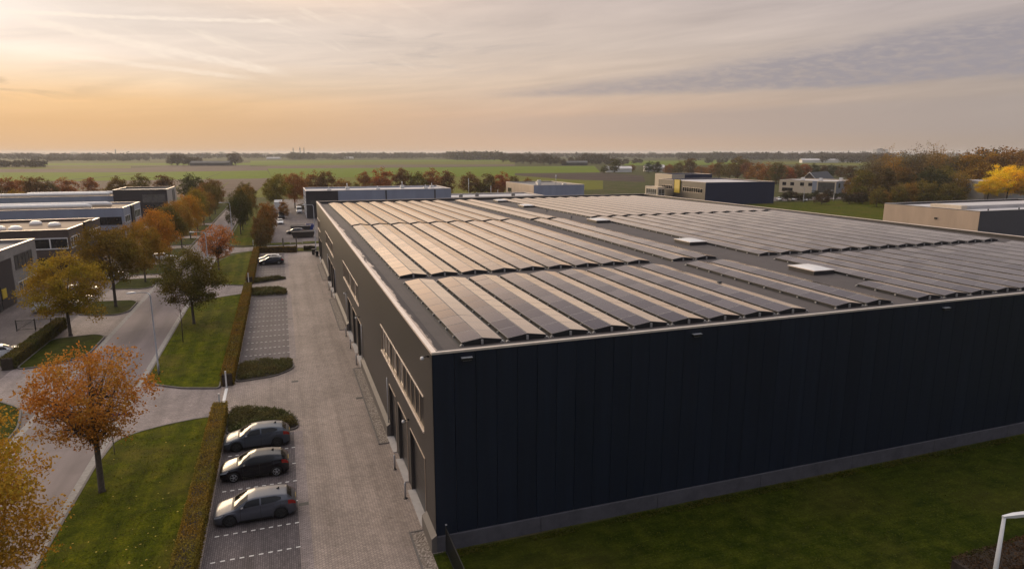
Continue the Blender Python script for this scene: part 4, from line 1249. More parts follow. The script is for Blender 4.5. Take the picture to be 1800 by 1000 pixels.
place_tree(-21.1, 113.9, 9.2, "round", 0, (.26, .15, .022), "bronze green tree, third along the left verge", GL, .85)
place_tree(-21.2, 128.2, 10.3, "round", 1, (.40, .175, .025), "tall orange tree, fourth along the left verge", GL, .85)
place_tree(-21.2, 140.5, 9.8, "round", 2, (.115, .09, .02), "dark green tree, fifth along the left verge", GL, .95)
for k, (y, h, c, d) in enumerate(((154, 9.8, (.22, .12, .025), "brown orange tree, sixth along the left verge"), (169, 10.4, (.30, .15, .02), "orange gold tree, seventh along the left verge"), (184, 10.8, (.17, .12, .02), "olive gold tree, eighth along the left verge"),
                                  (199, 10.6, (.18, .095, .025), "bronze tree, ninth along the left verge"), (216, 11, (.11, .075, .02), "dark bronze tree, tenth along the left verge"), (234, 11, (.12, .07, .02), "dark rust tree, last along the left verge"))):
    place_tree(-20.9, y, h, "round", k, tuple(q * 1.35 for q in c), d, GL, .85)
for k, (y, h, c, d) in enumerate(((174, 10.0, (.055, .05, .014), "dark green tree, first beyond the side street"), (184, 10.4, (.07, .055, .015), "dark olive tree, second beyond the side street"), (198, 10.8, (.15, .09, .02), "brownish tree, third beyond the side street"), (214, 11, (.09, .065, .018), "dark tree, last on the right verge"))):
    place_tree(-10.2, y, h, "round", k + 1, tuple(q * 1.3 for q in c), d, GR, .75)
# bare sapling tied to a stake
sp = empty("sapling", (-11.0, 74.98, 0.1), "bare thin sapling in front of the dark olive tree", "young tree")
mb = MB(M_BARK); mb.tube([(0, 0, 0), (.05, 0, 2.2), (.02, .04, 5.2)], [.05, .04, .012], 6)
for k in range(16):
    z = 1.8 + k * .2; a = k * 2.4
    mb.tube([(.04, 0, z), (.04 + math.cos(a) * .5, math.sin(a) * .5, z + .65)], [.014, .005], 4)
mb.build("trunk", sp)
c = link_mesh("crown", quad_mesh("crown", leaf_quads(crown_centres(40, 3.0, 5.2, .55, 91), 5, .12, .05, 1, 91), M_LEAF), sp); c.color = (.10, .06, .03, 1)

# rows of trees at mid distance: (pixel x, base row, top row, colour, kind)
def far_tree(px, base, top, kind, var, col, label, group, wide=1.0, name="distant_tree"):
    x, y = ground(px, base)
    h = height_at(x, y, top)
    return place_tree(x, y, h, kind, var, col, label, group, wide, "tree", name)
row = [(-20, 372, 315, BROWN, 1.3), (12, 368, 313, RUST, 1.2), (33, 372, 334, GOLD, 1.0), (45, 358, 314, RUST, 1.2), (68, 360, 312, BROWN, 1.2), (88, 358, 318, BROWN, 1.0), (116, 356, 315, RUST, 1.25), (162, 350, 313, RUST, 1.1), (209, 349, 311, OLIVE, 1.05), (247, 348, 308, OLIVE, 1.05), (290, 352, 309, BROWN, 1.35), (340, 356, 307, GREEN, 1.05), (372, 362, 318, BROWN, 1.2), (228, 350, 325, BROWN, 1.0)]
for k, (px, b, t, c, w) in enumerate(row):
    far_tree(px, b, t, "far", k, tuple(v * random.uniform(1.15, 1.5) for v in c), "brown autumn tree behind the left offices, %s from the left" % ORD[k], "trees behind the left offices", w)
row = [(487, 372, 307, OLIVE, 1.0, "round"), (519, 366, 304, RUST, 1.0, "round"), (556, 350, 304, RUST, 1.1, "far"), (576, 350, 302, BROWN, 1.1, "far"), (604, 348, 315, RUST, 1.1, "far"), (642, 346, 303, RUST, 1.0, "far"), (672, 346, 299, RUST, 1.15, "far"), (708, 345, 297, BROWN, 1.0, "far"), (735, 345, 303, OLIVE, 1.0, "far"),
       (762, 344, 299, RUST, 1.0, "far"), (786, 345, 301, BROWN, 1.0, "far"), (826, 344, 304, BROWN, 1.1, "far"), (858, 344, 306, BROWN, 1.05, "far"), (884, 343, 305, RUST, 1.0, "far"), (902, 342, 310, BROWN, 1.0, "far"), (928, 341, 313, BROWN, .8, "far"), (538, 352, 316, BROWN, 1.0, "far"), (624, 348, 322, OLIVE, 1.0, "far"), (655, 347, 325, OLIVE, 1.0, "far"), (845, 344, 318, OLIVE, 1.0, "far"), (872, 344, 318, RUST, 1.0, "far")]
row.sort()
for k, (px, b, t, c, w, kd) in enumerate(row):
    far_tree(px, b, t, kd, k, tuple(v * random.uniform(1.15, 1.6) for v in c), "russet field-edge tree behind the blue-grey hall, %s from the left" % (ORD[k] if k < 20 else "twenty-first"), "trees behind the blue-grey hall", w)
# farm clump and hedgerow on the plain
row = [(302, 291, 273), (312, 291, 272), (322, 291, 272.5), (331, 291, 276), (341, 291, 277), (349, 291, 276.5), (414, 291, 268.5)]
for k, (px, b, t) in enumerate(row):
    far_tree(px, b, t, "far", k, (.07, .05, .02), "hazy farm tree on the plain, %s" % (ORD[k] + " in its clump" if k < 6 else "standing tall at the end of the barn"), "farm trees on the plain", 1.35)
row = [(885, 286, 270), (898, 286, 270), (909, 288, 270), (920, 288, 271), (932, 289, 271), (945, 289, 272), (956, 290, 270.5), (966, 290, 273), (978, 290, 275), (990, 291, 279), (1004, 289, 276), (1016, 288, 276), (1030, 288, 270), (1042, 288, 271), (1054, 288, 271), (1066, 288, 272), (1078, 288, 277), (1090, 287, 280), (1102, 287, 279), (1117, 287, 278)]
for k, (px, b, t) in enumerate(row):
    far_tree(px, b, t, "far", k, (.07, .048, .024), "hazy hedgerow tree on the plain right of centre, %s from the left" % ORD[k], "hedgerow trees on the plain", 1.3)
row = [(1062, 305, 291, GREEN), (1080, 304, 280, GREEN), (1110, 302, 290, BROWN), (1140, 305, 285, (.03, .035, .012)), (1155, 306, 285, (.03, .035, .012)), (1176, 308, 289, RUST), (1192, 309, 285, BROWN), (1213, 311, 279, BROWN), (1232, 312, 292, RUST), (1250, 313, 289, RUST), (1264, 314, 286, BROWN), (1282, 315, 288, BROWN), (1296, 316, 278, OLIVE), (1314, 318, 286, BROWN), (1330, 320, 287, RUST), (1348, 322, 288, RUST), (1364, 324, 286, BROWN), (1380, 322, 292, RUST), (1396, 321, 290, BROWN), (1412, 316, 289, RUST)]
for k, (px, b, t, c) in enumerate(row):
    far_tree(px, b, t, "far", k, tuple(v * random.uniform(1.1, 1.6) for v in c), "autumn tree in the belt behind the navy hall, %s from the left" % ORD[k], "tree belt behind the navy hall", 1.25)
row = [(1428, 312, 289, GREEN), (1446, 312, 291, BROWN), (1462, 312, 290, GREEN), (1478, 315, 293, BROWN), (1495, 320, 292, BROWN)]
for k, (px, b, t, c) in enumerate(row):
    far_tree(px, b, t, "far", k, tuple(v * .9 for v in c), "dark tree behind the dark roofed house, %s from the left" % ORD[k], "trees behind the gabled house", 1.2)
# the wood on the right: upright bare poplars behind, bushy trees in front
wood = []
rw = random.Random(5)
for px in range(1515, 1830, 14):
    top = 268 - 6 * math.exp(-((px - 1620) / 45) ** 2) - (4 if px > 1720 else 0) + rw.uniform(-2, 3) + (12 if px < 1530 else 0) + (5 if 1660 < px < 1700 else 0)
    wood.append((px + rw.uniform(-4, 4), 342 + rw.uniform(-4, 4), top, "upright" if px < 1680 else ("far" if rw.random() < .6 else "upright"), rw.choice([(.13, .10, .055), (.20, .14, .05), (.24, .14, .045), (.30, .18, .035), (.10, .09, .04)]), 1.05))
for px in range(1500, 1706, 15):
    top = rw.uniform(292, 312) if px < 1700 else rw.uniform(292, 302)
    wood.append((px + rw.uniform(-5, 5), 352 + rw.uniform(-3, 5), top, rw.choice(["far", "upright", "far"]), rw.choice([(.15, .13, .03), (.28, .18, .03), (.06, .062, .025), (.10, .075, .03), (.18, .11, .035)]), 1.05))
for px, t in ((1576, 325), (1595, 322), (1620, 318), (1640, 322), (1662, 322), (1682, 330), (1540, 330), (1556, 336)):
    wood.append((px, 364, t, "far", rw.choice([(.40, .24, .03), (.30, .19, .03), (.16, .13, .03), (.24, .15, .03)]), 1.05))
wood.sort()
for k, (px, b, t, kd, c, w) in enumerate(wood):
    n = k + 1
    where = "tall back rank" if b < 347 else ("middle rank" if b < 360 else "low front rank")
    far_tree(px, b, t, kd, k, c, "%s tree of the right wood, %s, %s from the left" % ("bare upright" if kd == "upright" else "bushy", where, NTH(n)), "trees of the right wood", w)
far_tree(1768, 356, 291, "round", 1, (.85, .56, .03), "bright golden yellow tree in front of the pale grey hall at right", "trees of the right wood", 1.25)
far_tree(1735, 358, 312, "round", 2, (.70, .46, .03), "smaller yellow bush tree left of the bright golden tree", "trees of the right wood", 1.2)
far_tree(1800, 358, 300, "round", 0, (.55, .31, .035), "yellow tree at the right picture edge beside the bright golden tree", "trees of the right wood", 1.0)
# dark shrubs between the cream office and the meadow
rw = random.Random(9)
for k in range(16):
    px = 1384 + k * 12
    far_tree(px, 354 + rw.uniform(-5, 6), 336 + rw.uniform(-5, 5), "far", k, rw.choice([(.05, .04, .02), (.08, .05, .025), (.045, .045, .016)]), "dark bush before the cream office, %s from the left" % ORD[k], "bushes before the cream office", 1.5, "bush")
# brown thicket between street lawn and far yard
for k, (px, b, t, c, w) in enumerate(((458, 441, 402, (.11, .075, .022), .8), (467, 436, 388, (.13, .085, .024), .75), (461, 426, 374, (.17, .095, .024), .7), (472, 420, 370, (.14, .085, .024), .65), (466, 410, 358, (.27, .13, .026), .7), (476, 402, 356, (.24, .12, .026), .6), (500, 384, 354, (.24, .12, .03), .8), (545, 372, 354, (.10, .065, .02), 1.2), (530, 372, 358, (.08, .06, .02), 1.2))):
    far_tree(px, b, t, "far", k, c, "russet shrub in the thicket beside the far yard, %s from the front" % ORD[k], "thicket beside the far yard", w, "shrub")

# ------------------------------------------------------------------ distant woods (uncountable) on the plain
def wood_mass(px0, px1, base0, base1, top, col, n, seed, w=1.0):
    rg = np.random.default_rng(seed)
    Vs = []
    for k in range(n):
        px = px0 + (px1 - px0) * rg.random(); b = base0 + (base1 - base0) * rg.random()
        x, y = ground(px, b)
        dist = math.hypot(x, y)
        h = max(5.0, height_at(x, y, top + rg.normal(0, .8)))
        h = min(h, 26 + rg.random() * 3)
        rx = h * .42 * w
        m = 26
        cs = crown_centres(m, h * .1, h, rx, int(seed * 1000 + k), .5, -.1, .25)
        cs[:, 0] += x; cs[:, 1] += y
        Vs.append(leaf_quads(cs, 5, h * .1, h * .13, .8, int(seed * 977 + k)))
    me = quad_mesh("distant_wood", np.concatenate(Vs), M_LEAF)
    o = link_mesh("distant_wood", me); o["kind"] = "stuff"; o.color = (*col, 1)
DK = (.06, .047, .03)
wood_mass(-60, 78, 291, 295, 283, DK, 60, 41, 1.5)
wood_mass(-80, 320, 277, 281, 271, DK, 200, 42, 2.0)
wood_mass(60, 260, 281, 284, 276.5, DK, 80, 43, 1.8)
wood_mass(300, 620, 276, 279, 271, DK, 170, 44, 2.0)
wood_mass(505, 560, 278, 281, 270.5, DK, 40, 45, 1.5)
wood_mass(590, 800, 276, 279.5, 270, DK, 150, 46, 2.0)
wood_mass(790, 880, 279.5, 282, 268.5, DK, 90, 47, 1.3)
wood_mass(560, 610, 279, 281, 275, DK, 20, 56, 1.5)
wood_mass(860, 1260, 275, 279.5, 270.5, DK, 240, 48, 2.0)
wood_mass(1190, 1570, 275, 282, 270, DK, 380, 49, 1.8)
wood_mass(1440, 1560, 282, 287, 274, DK, 90, 50, 1.5)
wood_mass(-300, 2100, 272.2, 273.6, 269.4, DK, 520, 51, 4.0)
wood_mass(1000, 1130, 286, 290, 281, DK, 50, 52, 1.4)
wood_mass(1240, 1300, 284, 288, 279, DK, 16, 53)

for q in TUFTS: tufts(*q)
# ------------------------------------------------------------------ hedges and shrub beds
def hedge(label, pts, w, h, col, dens=300, leaf=.05, group="clipped hedges"):
    """clipped hedge along a polyline: dark inner body, leafy skin"""
    r = empty("hedge", (pts[0][0], pts[0][1], 0), label, "hedge", group)
    mb = MB(M_SOIL)
    Vs = []
    rg = np.random.default_rng(len(label) * 7 + int(abs(pts[0][1]) * 10))
    for (ax, ay), (bx, by) in zip(pts, pts[1:]):
        L = math.hypot(bx - ax, by - ay); dx, dy = (bx - ax) / L, (by - ay) / L
        nx, ny = -dy, dx
        q = w / 2 - .1
        P = [(ax + nx * q - pts[0][0], ay + ny * q - pts[0][1]), (ax - nx * q - pts[0][0], ay - ny * q - pts[0][1]), (bx - nx * q - pts[0][0], by - ny * q - pts[0][1]), (bx + nx * q - pts[0][0], by + ny * q - pts[0][1])]
        mb.prism(P, 0.0, h - .12)
        for (n, side) in ((int(L * w * dens * 1.2), 0), (int(L * h * dens), 1), (int(L * h * dens), -1)):
            t = rg.random(n) * L
            if side == 0:
                o = (rg.random(n) - .5) * w; z = h + rg.normal(-.03, .035, n) + .04 * np.sin(t * 1.7) + .03 * np.sin(t * 4.1 + 1)
            else:
                o = side * (w / 2 + rg.normal(-.02, .04, n)); z = rg.random(n) * h
            Vs.append(np.stack([ax + dx * t + nx * o - pts[0][0], ay + dy * t + ny * o - pts[0][1], z], 1))
    mb.build("stems", r)
    me = quad_mesh("foliage", leaf_quads(np.concatenate(Vs), 1, .012, leaf, 1, int(abs(pts[0][1])), .5), M_HEDGELEAF)
    o = link_mesh("foliage", me, r); o.color = (*col, 1)
    return r
HC = (.23, .165, .03)
hedge("long clipped brown green hedge between near lawn and parked cars", [(-5.56, 20), (-5.56, 52.4)], 1.0, 1.15, HC, 420, .045)
hedge("long clipped hedge beside the empty parking bays", [(-5.56, 59.2), (-5.56, 102.2)], 1.0, 1.15, (.19, .125, .022), 260, .06)
hedge("far L-shaped clipped hedge around the two far cars", [(-5.56, 106.6), (-5.56, 140.6), (2.2, 139.0)], 1.0, 1.2, (.17, .11, .022), 160, .08)
hedge("clipped hedge beside the metal gate of the grey brick office", [(-25.3, 70.6), (-25.1, 86.6)], 1.1, 1.2, (.10, .085, .02), 240, .06)
hedge("dark clipped hedge block further along the left verge", [(-24.4, 134), (-24.4, 152)], 1.6, 1.5, (.035, .034, .012), 120, .08)
hedge("dark thorny hedge at the bottom right corner under the lamp", [(29.0, 18.6), (48, 18.9)], 1.6, 1.1, (.075, .045, .025), 260, .05)
hedge("low dark hedge in front of the far yard gate", [(3.6, 141.0), (5.9, 140.6)], .8, .9, (.05, .045, .015), 160, .08)

def shrub_bed(label, poly, h, col, n, seed, leaf=.07):
    r = empty("shrub_bed", (poly[0][0], poly[0][1], 0), label, "shrub bed", "shrub beds at the parking bays")
    cx = sum(p[0] for p in poly) / len(poly); cy = sum(p[1] for p in poly) / len(poly)
    P = [(x - poly[0][0], y - poly[0][1]) for x, y in sparse_corner(poly, .8)]
    Q = inset(P, .12)
    mb = MB(M_KERB_DARK); nn = len(P)
    v = [(x, y, 0) for x, y in P] + [(x, y, .12) for x, y in P] + [(x, y, .12) for x, y in Q] + [(x, y, .06) for x, y in Q]
    mb.add(v, [(a * nn + i, a * nn + (i + 1) % nn, (a + 1) * nn + (i + 1) % nn, (a + 1) * nn + i) for i in range(nn) for a in range(3)])
    mb.build("kerb", r)
    mb = MB(M_SOIL); mb.sheet(Q, .07); mb.build("soil", r)
    rg = np.random.default_rng(seed)
    pts = []
    xs = [p[0] for p in Q]; ys = [p[1] for p in Q]
    def inside(x, y):
        c = False
        for i in range(len(Q)):
            a, b = Q[i - 1], Q[i]
            if (a[1] > y) != (b[1] > y) and x < (b[0] - a[0]) * (y - a[1]) / (b[1] - a[1]) + a[0]: c = not c
        return c
    while len(pts) < n:
        x, y = rg.uniform(min(xs), max(xs)), rg.uniform(min(ys), max(ys))
        if not inside(x, y): continue
        dd = min(math.hypot(x - q[0], y - q[1]) for q in Q)
        if dd < .12: continue
        hh = h * (min(1, dd / .5) ** .5) * (.75 + .25 * math.sin(x * 2.3 + seed) * math.cos(y * 1.9))
        pts.append((x, y, .1 + hh * rg.random() ** .45))
    me = quad_mesh("foliage", leaf_quads(np.array(pts), 26, .09, leaf, .8, seed, .4), M_HEDGELEAF)
    o = link_mesh("foliage", me, r); o.color = (*col, 1)
SB = (.105, .10, .038)
shrub_bed("dark green shrub bed behind the nearest parked cars", [(-5.0, 48.2), (0.05, 47.5), (.1, 49.6), (-1.2, 52.0), (-5.0, 53.4)], .5, SB, 700, 61, .05)
shrub_bed("tapering shrub bed at the near end of the empty bays", [(-5.0, 59.8), (-1.6, 60.4), (0.1, 62.2), (-.1, 65.3), (-5.0, 65.5)], .4, (.12, .105, .04), 620, 62, .05)
shrub_bed("low shrub bed closing the far end of the empty bays", [(-5.0, 96.8), (-.1, 96.6), (-.4, 100.6), (-5.0, 102.2)], .55, (.115, .105, .04), 420, 63, .08)
shrub_bed("small shrub bed in front of the two far cars", [(-5.0, 106.4), (-.2, 109.0), (-.2, 110.2), (-5.0, 110.4)], .5, (.10, .09, .036), 260, 64, .08)

# ------------------------------------------------------------------ cars
def interp(tbl, x):
    xs = [a for a, _ in tbl]; ys = [b for _, b in tbl]
    # monotone-ish cubic (Catmull) interpolation
    if x <= xs[0]: return ys[0]
    if x >= xs[-1]: return ys[-1]
    i = max(k for k in range(len(xs)) if xs[k] <= x); i = min(i, len(xs) - 2)
    t = (x - xs[i]) / (xs[i + 1] - xs[i])
    def sl(k):
        if k == 0 or k == len(xs) - 1: return (ys[min(k + 1, len(xs) - 1)] - ys[max(k - 1, 0)]) / (xs[min(k + 1, len(xs) - 1)] - xs[max(k - 1, 0)])
        a = (ys[k] - ys[k - 1]) / (xs[k] - xs[k - 1]); b = (ys[k + 1] - ys[k]) / (xs[k + 1] - xs[k])
        return 0 if a * b <= 0 else 2 * a * b / (a + b)
    h = xs[i + 1] - xs[i]
    m0, m1 = sl(i) * h, sl(i + 1) * h
    return (2 * t ** 3 - 3 * t * t + 1) * ys[i] + (t ** 3 - 2 * t * t + t) * m0 + (-2 * t ** 3 + 3 * t * t) * ys[i + 1] + (t ** 3 - t * t) * m1

HATCH = dict(L=4.3, top=[(0, .60), (.12, .71), (.4, .81), (.72, .90), (1.02, .975), (1.4, 1.2), (1.82, 1.385), (2.25, 1.445), (2.8, 1.45), (3.3, 1.425), (3.8, 1.36), (4.06, 1.12), (4.2, .98), (4.3, .84)],
             belt=[(0, .56), (.12, .66), (.4, .755), (.8, .84), (1.18, .905), (2, .945), (3, 1.0), (3.7, 1.045), (4.02, 1.02), (4.2, .92), (4.3, .78)],
             w=[(0, .58), (.08, .70), (.25, .80), (.6, .865), (1.5, .885), (2.8, .895), (3.6, .88), (4.0, .83), (4.2, .76), (4.3, .66)],
             roof=[(0, .50), (.12, .60), (.4, .69), (.8, .74), (1.18, .76), (1.5, .70), (1.9, .635), (2.3, .61), (3.3, .60), (3.8, .60), (4.06, .62), (4.2, .64), (4.3, .58)],
             wb=(.83, 3.47), ws=(1.08, 1.80), rw=(3.85, 4.08), side=((1.52, 2.40), (2.48, 3.52)), wr=.325)
COUPE = dict(HATCH, top=[(0, .62), (.12, .75), (.4, .86), (.72, .95), (1.02, 1.03), (1.42, 1.26), (1.85, 1.445), (2.3, 1.505), (2.9, 1.50), (3.4, 1.45), (3.82, 1.36), (4.06, 1.13), (4.2, 1.0), (4.3, .84)],
             belt=[(0, .58), (.12, .69), (.4, .79), (.8, .88), (1.2, .955), (2, .99), (3, 1.06), (3.7, 1.10), (4.05, 1.05), (4.2, .95), (4.3, .80)], wr=.34)
SUPER = dict(HATCH, L=4.05, top=[(0, .62), (.1, .74), (.35, .84), (.75, .95), (1.05, 1.02), (1.4, 1.24), (1.8, 1.43), (2.2, 1.495), (2.7, 1.495), (3.2, 1.45), (3.62, 1.37), (3.84, 1.13), (3.96, .98), (4.05, .84)],
             belt=[(0, .57), (.1, .68), (.35, .78), (.75, .87), (1.05, .925), (2, .975), (2.8, 1.03), (3.5, 1.07), (3.82, 1.03), (3.96, .93), (4.05, .80)],
             w=[(0, .58), (.08, .69), (.25, .79), (.6, .845), (1.5, .86), (2.7, .865), (3.4, .85), (3.78, .80), (3.96, .74), (4.05, .66)],
             roof=[(0, .50), (.1, .60), (.35, .68), (.75, .72), (1.05, .74), (1.4, .68), (1.8, .62), (2.2, .595), (3.2, .585), (3.6, .585), (3.82, .60), (3.96, .60), (4.05, .55)],
             wb=(.80, 3.29), ws=(1.10, 1.80), rw=(3.62, 3.86), side=((1.48, 2.28), (2.36, 3.22)), wr=.315)
VAN = dict(HATCH, L=5.3, top=[(0, .75), (.12, 1.0), (.5, 1.12), (.9, 1.22), (1.3, 1.55), (1.8, 2.0), (2.3, 2.2), (3.5, 2.25), (4.9, 2.22), (5.2, 2.0), (5.3, 1.2)],
           belt=[(0, .7), (.12, .95), (.5, 1.05), (.9, 1.12), (1.8, 1.2), (3.5, 1.22), (5.2, 1.2), (5.3, 1.1)],
           w=[(0, .7), (.12, .82), (.5, .93), (1.5, .97), (4.8, .97), (5.2, .94), (5.3, .88)], roof=[(0, .6), (.12, .72), (.5, .82), (.9, .84), (1.8, .78), (2.3, .76), (4.9, .76), (5.2, .76), (5.3, .74)],
           wb=(.95, 4.2), ws=(1.0, 1.75), rw=(5.205, 5.27), side=((1.5, 2.4),), wr=.34)

def car_meshes(T, paint, rim_mat):
    L, wr = T["L"], T["wr"]
    ar = wr + .055
    def zlow(x):
        z = .20 + .05 * max(0, 1 - x / .3) + .10 * max(0, 1 - (L - x) / .35)
        for c in T["wb"]:
            d = ar * ar - (x - c) ** 2
            if d > 0: z = max(z, wr - .02 + math.sqrt(d))
        return z
    def pt(x, t):
        W, zb, zt, wrf = interp(T["w"], x), interp(T["belt"], x), interp(T["top"], x), interp(T["roof"], x)
        zl = min(zlow(x), zb - .06)
        zre = zt - .035 - .03 * min(1, max(0, (zt - zb) / .3))
        if t <= 1:
            z = zl + (zb - zl) * t
            bul = .955 + .045 * math.sin(math.pi * min(1, t * 1.15)) - .012 * (t > .72)
            return Vector((x, W * bul, z))
        if t <= 2:
            k = t - 1
            y0 = W * .94
            return Vector((x, y0 + (wrf - y0) * (k ** 1.15), zb + (zre - zb) * (k ** .92)))
        k = t - 2
        a = k * math.pi / 2
        return Vector((x, wrf * (1 - k), zre + (zt - zre) * math.sin(a)))
    ts = [i / 9 for i in range(9)] + [1 + i / 6 for i in range(6)] + [2 + i / 6 for i in range(7)]
    N = 110
    X = sorted(set([L * i / N for i in range(N + 1)] + [.02, .05, L - .02, L - .05]))
    mb = MB(paint)
    verts, faces = [], []
    m = len(ts)
    for x in X:
        for t in ts: verts.append(pt(x, t))
    def idx(i, j): return i * m + j
    for i in range(len(X) - 1):
        for j in range(m - 1): faces.append((idx(i, j), idx(i + 1, j), idx(i + 1, j + 1), idx(i, j + 1)))
    nv = len(verts)
    verts2 = verts + [Vector((v.x, -v.y, v.z)) for v in verts]
    faces2 = faces + [tuple(nv + q for q in reversed(f)) for f in faces]
    for e in (0, len(X) - 1):
        ring = [idx(e, j) for j in range(m)] + [nv + idx(e, j) for j in reversed(range(m - 1))]
        faces2.append(tuple(ring))
    mb.add([(v.x - L / 2, v.y, v.z) for v in verts2], faces2, 0, True)
    out = {"body": mb.mesh("body")}
    # dark underbody that also fills the wheel arches
    ub = MB(M_BLACK)
    ub.box(.22 - L / 2, L / 2 - .22, -.60, .60, .17, .62)
    ub.box(T["wb"][0] + .45 - L / 2, T["wb"][1] - .45 - L / 2, -.80, .80, .16, .30)
    out["underbody"] = ub.mesh("underbody")
    def skin(name, mat, x0, x1, t0, t1, nx=10, ntt=5, off=.006, sides=(1, -1), shape=None):
        s = MB(mat)
        for sd in sides:
            vv, ff = [], []
            for i in range(nx + 1):
                for j in range(ntt + 1):
                    x = x0 + (x1 - x0) * i / nx; t = t0 + (t1 - t0) * j / ntt
                    if shape: x, t = shape(i / nx, j / ntt)
                    p = pt(x, t); e = .01
                    du = pt(min(L, x + e), t) - pt(max(0, x - e), t); dv = pt(x, min(3, t + .02)) - pt(x, max(0, t - .02))
                    n = du.cross(dv)
                    n = n.normalized() if n.length > 1e-9 else Vector((0, 1, 0))
                    if n.y < 0 and t < 2: n = -n
                    if t >= 2 and n.z < 0: n = -n
                    p = p + n * off
                    vv.append((p.x - L / 2, p.y * sd, p.z))
            for i in range(nx):
                for j in range(ntt):
                    a = i * (ntt + 1) + j; ff.append((a, a + 1, a + ntt + 2, a + ntt + 1))
            s.add(vv, ff, 0, True)
        return s.mesh(name)
    w0, w1 = T["ws"]
    out["windscreen"] = skin("windscreen", M_CARGLASS, w0, w1, 2.12, 3.0)
    out["cowl"] = skin("cowl", M_BLACK, w0 - .13, w0 - .005, 2.06, 3.0, 3, 5, .005)
    out["pillar"] = [skin("windscreen_pillar", M_BLACK, w0 + .02, w1 + .02, 1.93, 2.10, 8, 2, .0055, (sdd,)) for sdd in (1, -1)]
    r0, r1 = T["rw"]
    out["rear_window"] = skin("rear_window", M_CARGLASS, r0, r1, 2.1, 3.0)
    ss = []
    for k, (a, b) in enumerate(T["side"]):
        last = k == len(T["side"]) - 1
        def shape(u, v, a=a, b=b, k=k, last=last):
            x = a + (b - a) * u
            if k == 0: x = a - .12 * (1 - v) * (1 - u) + (b - a) * u * 0 + (0.22 * v) * (1 - u)
            if k == 0: x = (a - .14 + .36 * v) * (1 - u) + b * u
            t0, t1 = 1.10, 1.86
            if last and u > .6: t1 = 1.86 - .22 * ((u - .6) / .4) ** 2; t0 = 1.10 + .22 * ((u - .6) / .4) ** 2
            return x, t0 + (t1 - t0) * v
        ss.append((skin("side_window", M_CARGLASS, a, b, 1.1, 1.86, 10, 5, .007, (1,), shape), skin("side_window", M_CARGLASS, a, b, 1.1, 1.86, 10, 5, .007, (-1,), shape)))
    out["side_windows"] = ss
    out["headlight"] = [skin("headlight", M_LAMP, .05, .52, .74, .96, 8, 3, .008, (sd,)) for sd in (1, -1)]
    out["tail_light"] = [skin("tail_light", M_TAIL, L - .42, L - .03, .74, 1.03, 8, 3, .01, (sd,)) for sd in (1, -1)]
    wm = MB(M_TYRE)
    wm.lathe((0, -.09, 0), [(wr * .62, .01), (wr * .9, 0), (wr, .03), (wr, .16), (wr * .9, .19), (wr * .62, .18)], 26, 0, "y")
    out["wheel"] = wm.mesh("wheel")
    rm = MB(rim_mat, M_BLACK)
    rm.lathe((0, 0, 0), [(wr * .66, .06), (wr * .70, .092), (wr * .62, .094), (wr * .60, .06)], 26, 0, "y")
    rm.lathe((0, 0, 0), [(wr * .6, .04), (.01, .041)], 18, 1, "y")
    for k in range(5):
        for d in (-.12, .12):
            a = k * 2 * math.pi / 5 + d
            rm.tube([(0.02 * math.cos(a), .075, .02 * math.sin(a)), (wr * .63 * math.cos(a), .082, wr * .63 * math.sin(a))], [.022, .016], 5)
    rm.lathe((0, 0, 0), [(.045, .06), (.045, .092), (.01, .095)], 10, 0, "y")
    out["rim"] = rm.mesh("rim")
    mm = MB(paint, M_BLACK)
    mm.add([(x, y, z) for x, y, z in ((-.06, 0, -.06), (.07, 0, -.06), (.07, .18, -.05), (-.05, .19, -.04), (-.06, 0, .06), (.07, .0, .07), (.07, .18, .06), (-.05, .19, .05))],
           [(0, 1, 2, 3), (4, 5, 6, 7), (0, 1, 5, 4), (1, 2, 6, 5), (2, 3, 7, 6), (3, 0, 4, 7)])
    out["mirror"] = mm.mesh("mirror")
    pl = MB(M_PLATE); pl.box(0, .012, -.26, .26, 0, .11); out["plate"] = pl.mesh("number_plate")
    tr = MB(M_BLACK)
    tr.box(L - .10 - L / 2, L - L / 2 + .012, -.58, .58, .26, .42); tr.box(-L / 2 - .008, -L / 2 + .09, -.52, .52, .26, .40)
    tr.box(-L / 2 - .01, -L / 2 + .05, -.40, .40, .47, .56)
    out["bumper"] = tr.mesh("bumper_trim")
    dg = []
    sd0 = T["side"]
    cuts = [sd0[0][0] - .12, sd0[0][1] + .04, sd0[-1][1] - .05] if len(sd0) > 1 else [sd0[0][0] - .1, sd0[0][1] + .1]
    out["door_gap"] = [skin("door_gap", M_BLACK, c - .009, c + .009, .12, .99, 1, 8, .004, (sdd,)) for c in cuts for sdd in (1, -1)]
    out["door_handle"] = [skin("door_handle", paint, c - .26, c - .08, .78, .83, 3, 1, .025, (sdd,)) for c in cuts[1:] for sdd in (1, -1)]
    out["sill_trim"] = [skin("sill_trim", M_BLACK, T["wb"][0] + .46, T["wb"][1] - .46, 0.0, .12, 6, 1, .008, (sdd,)) for sdd in (1, -1)]
    out["T"] = T
    out["pt"] = pt
    return out

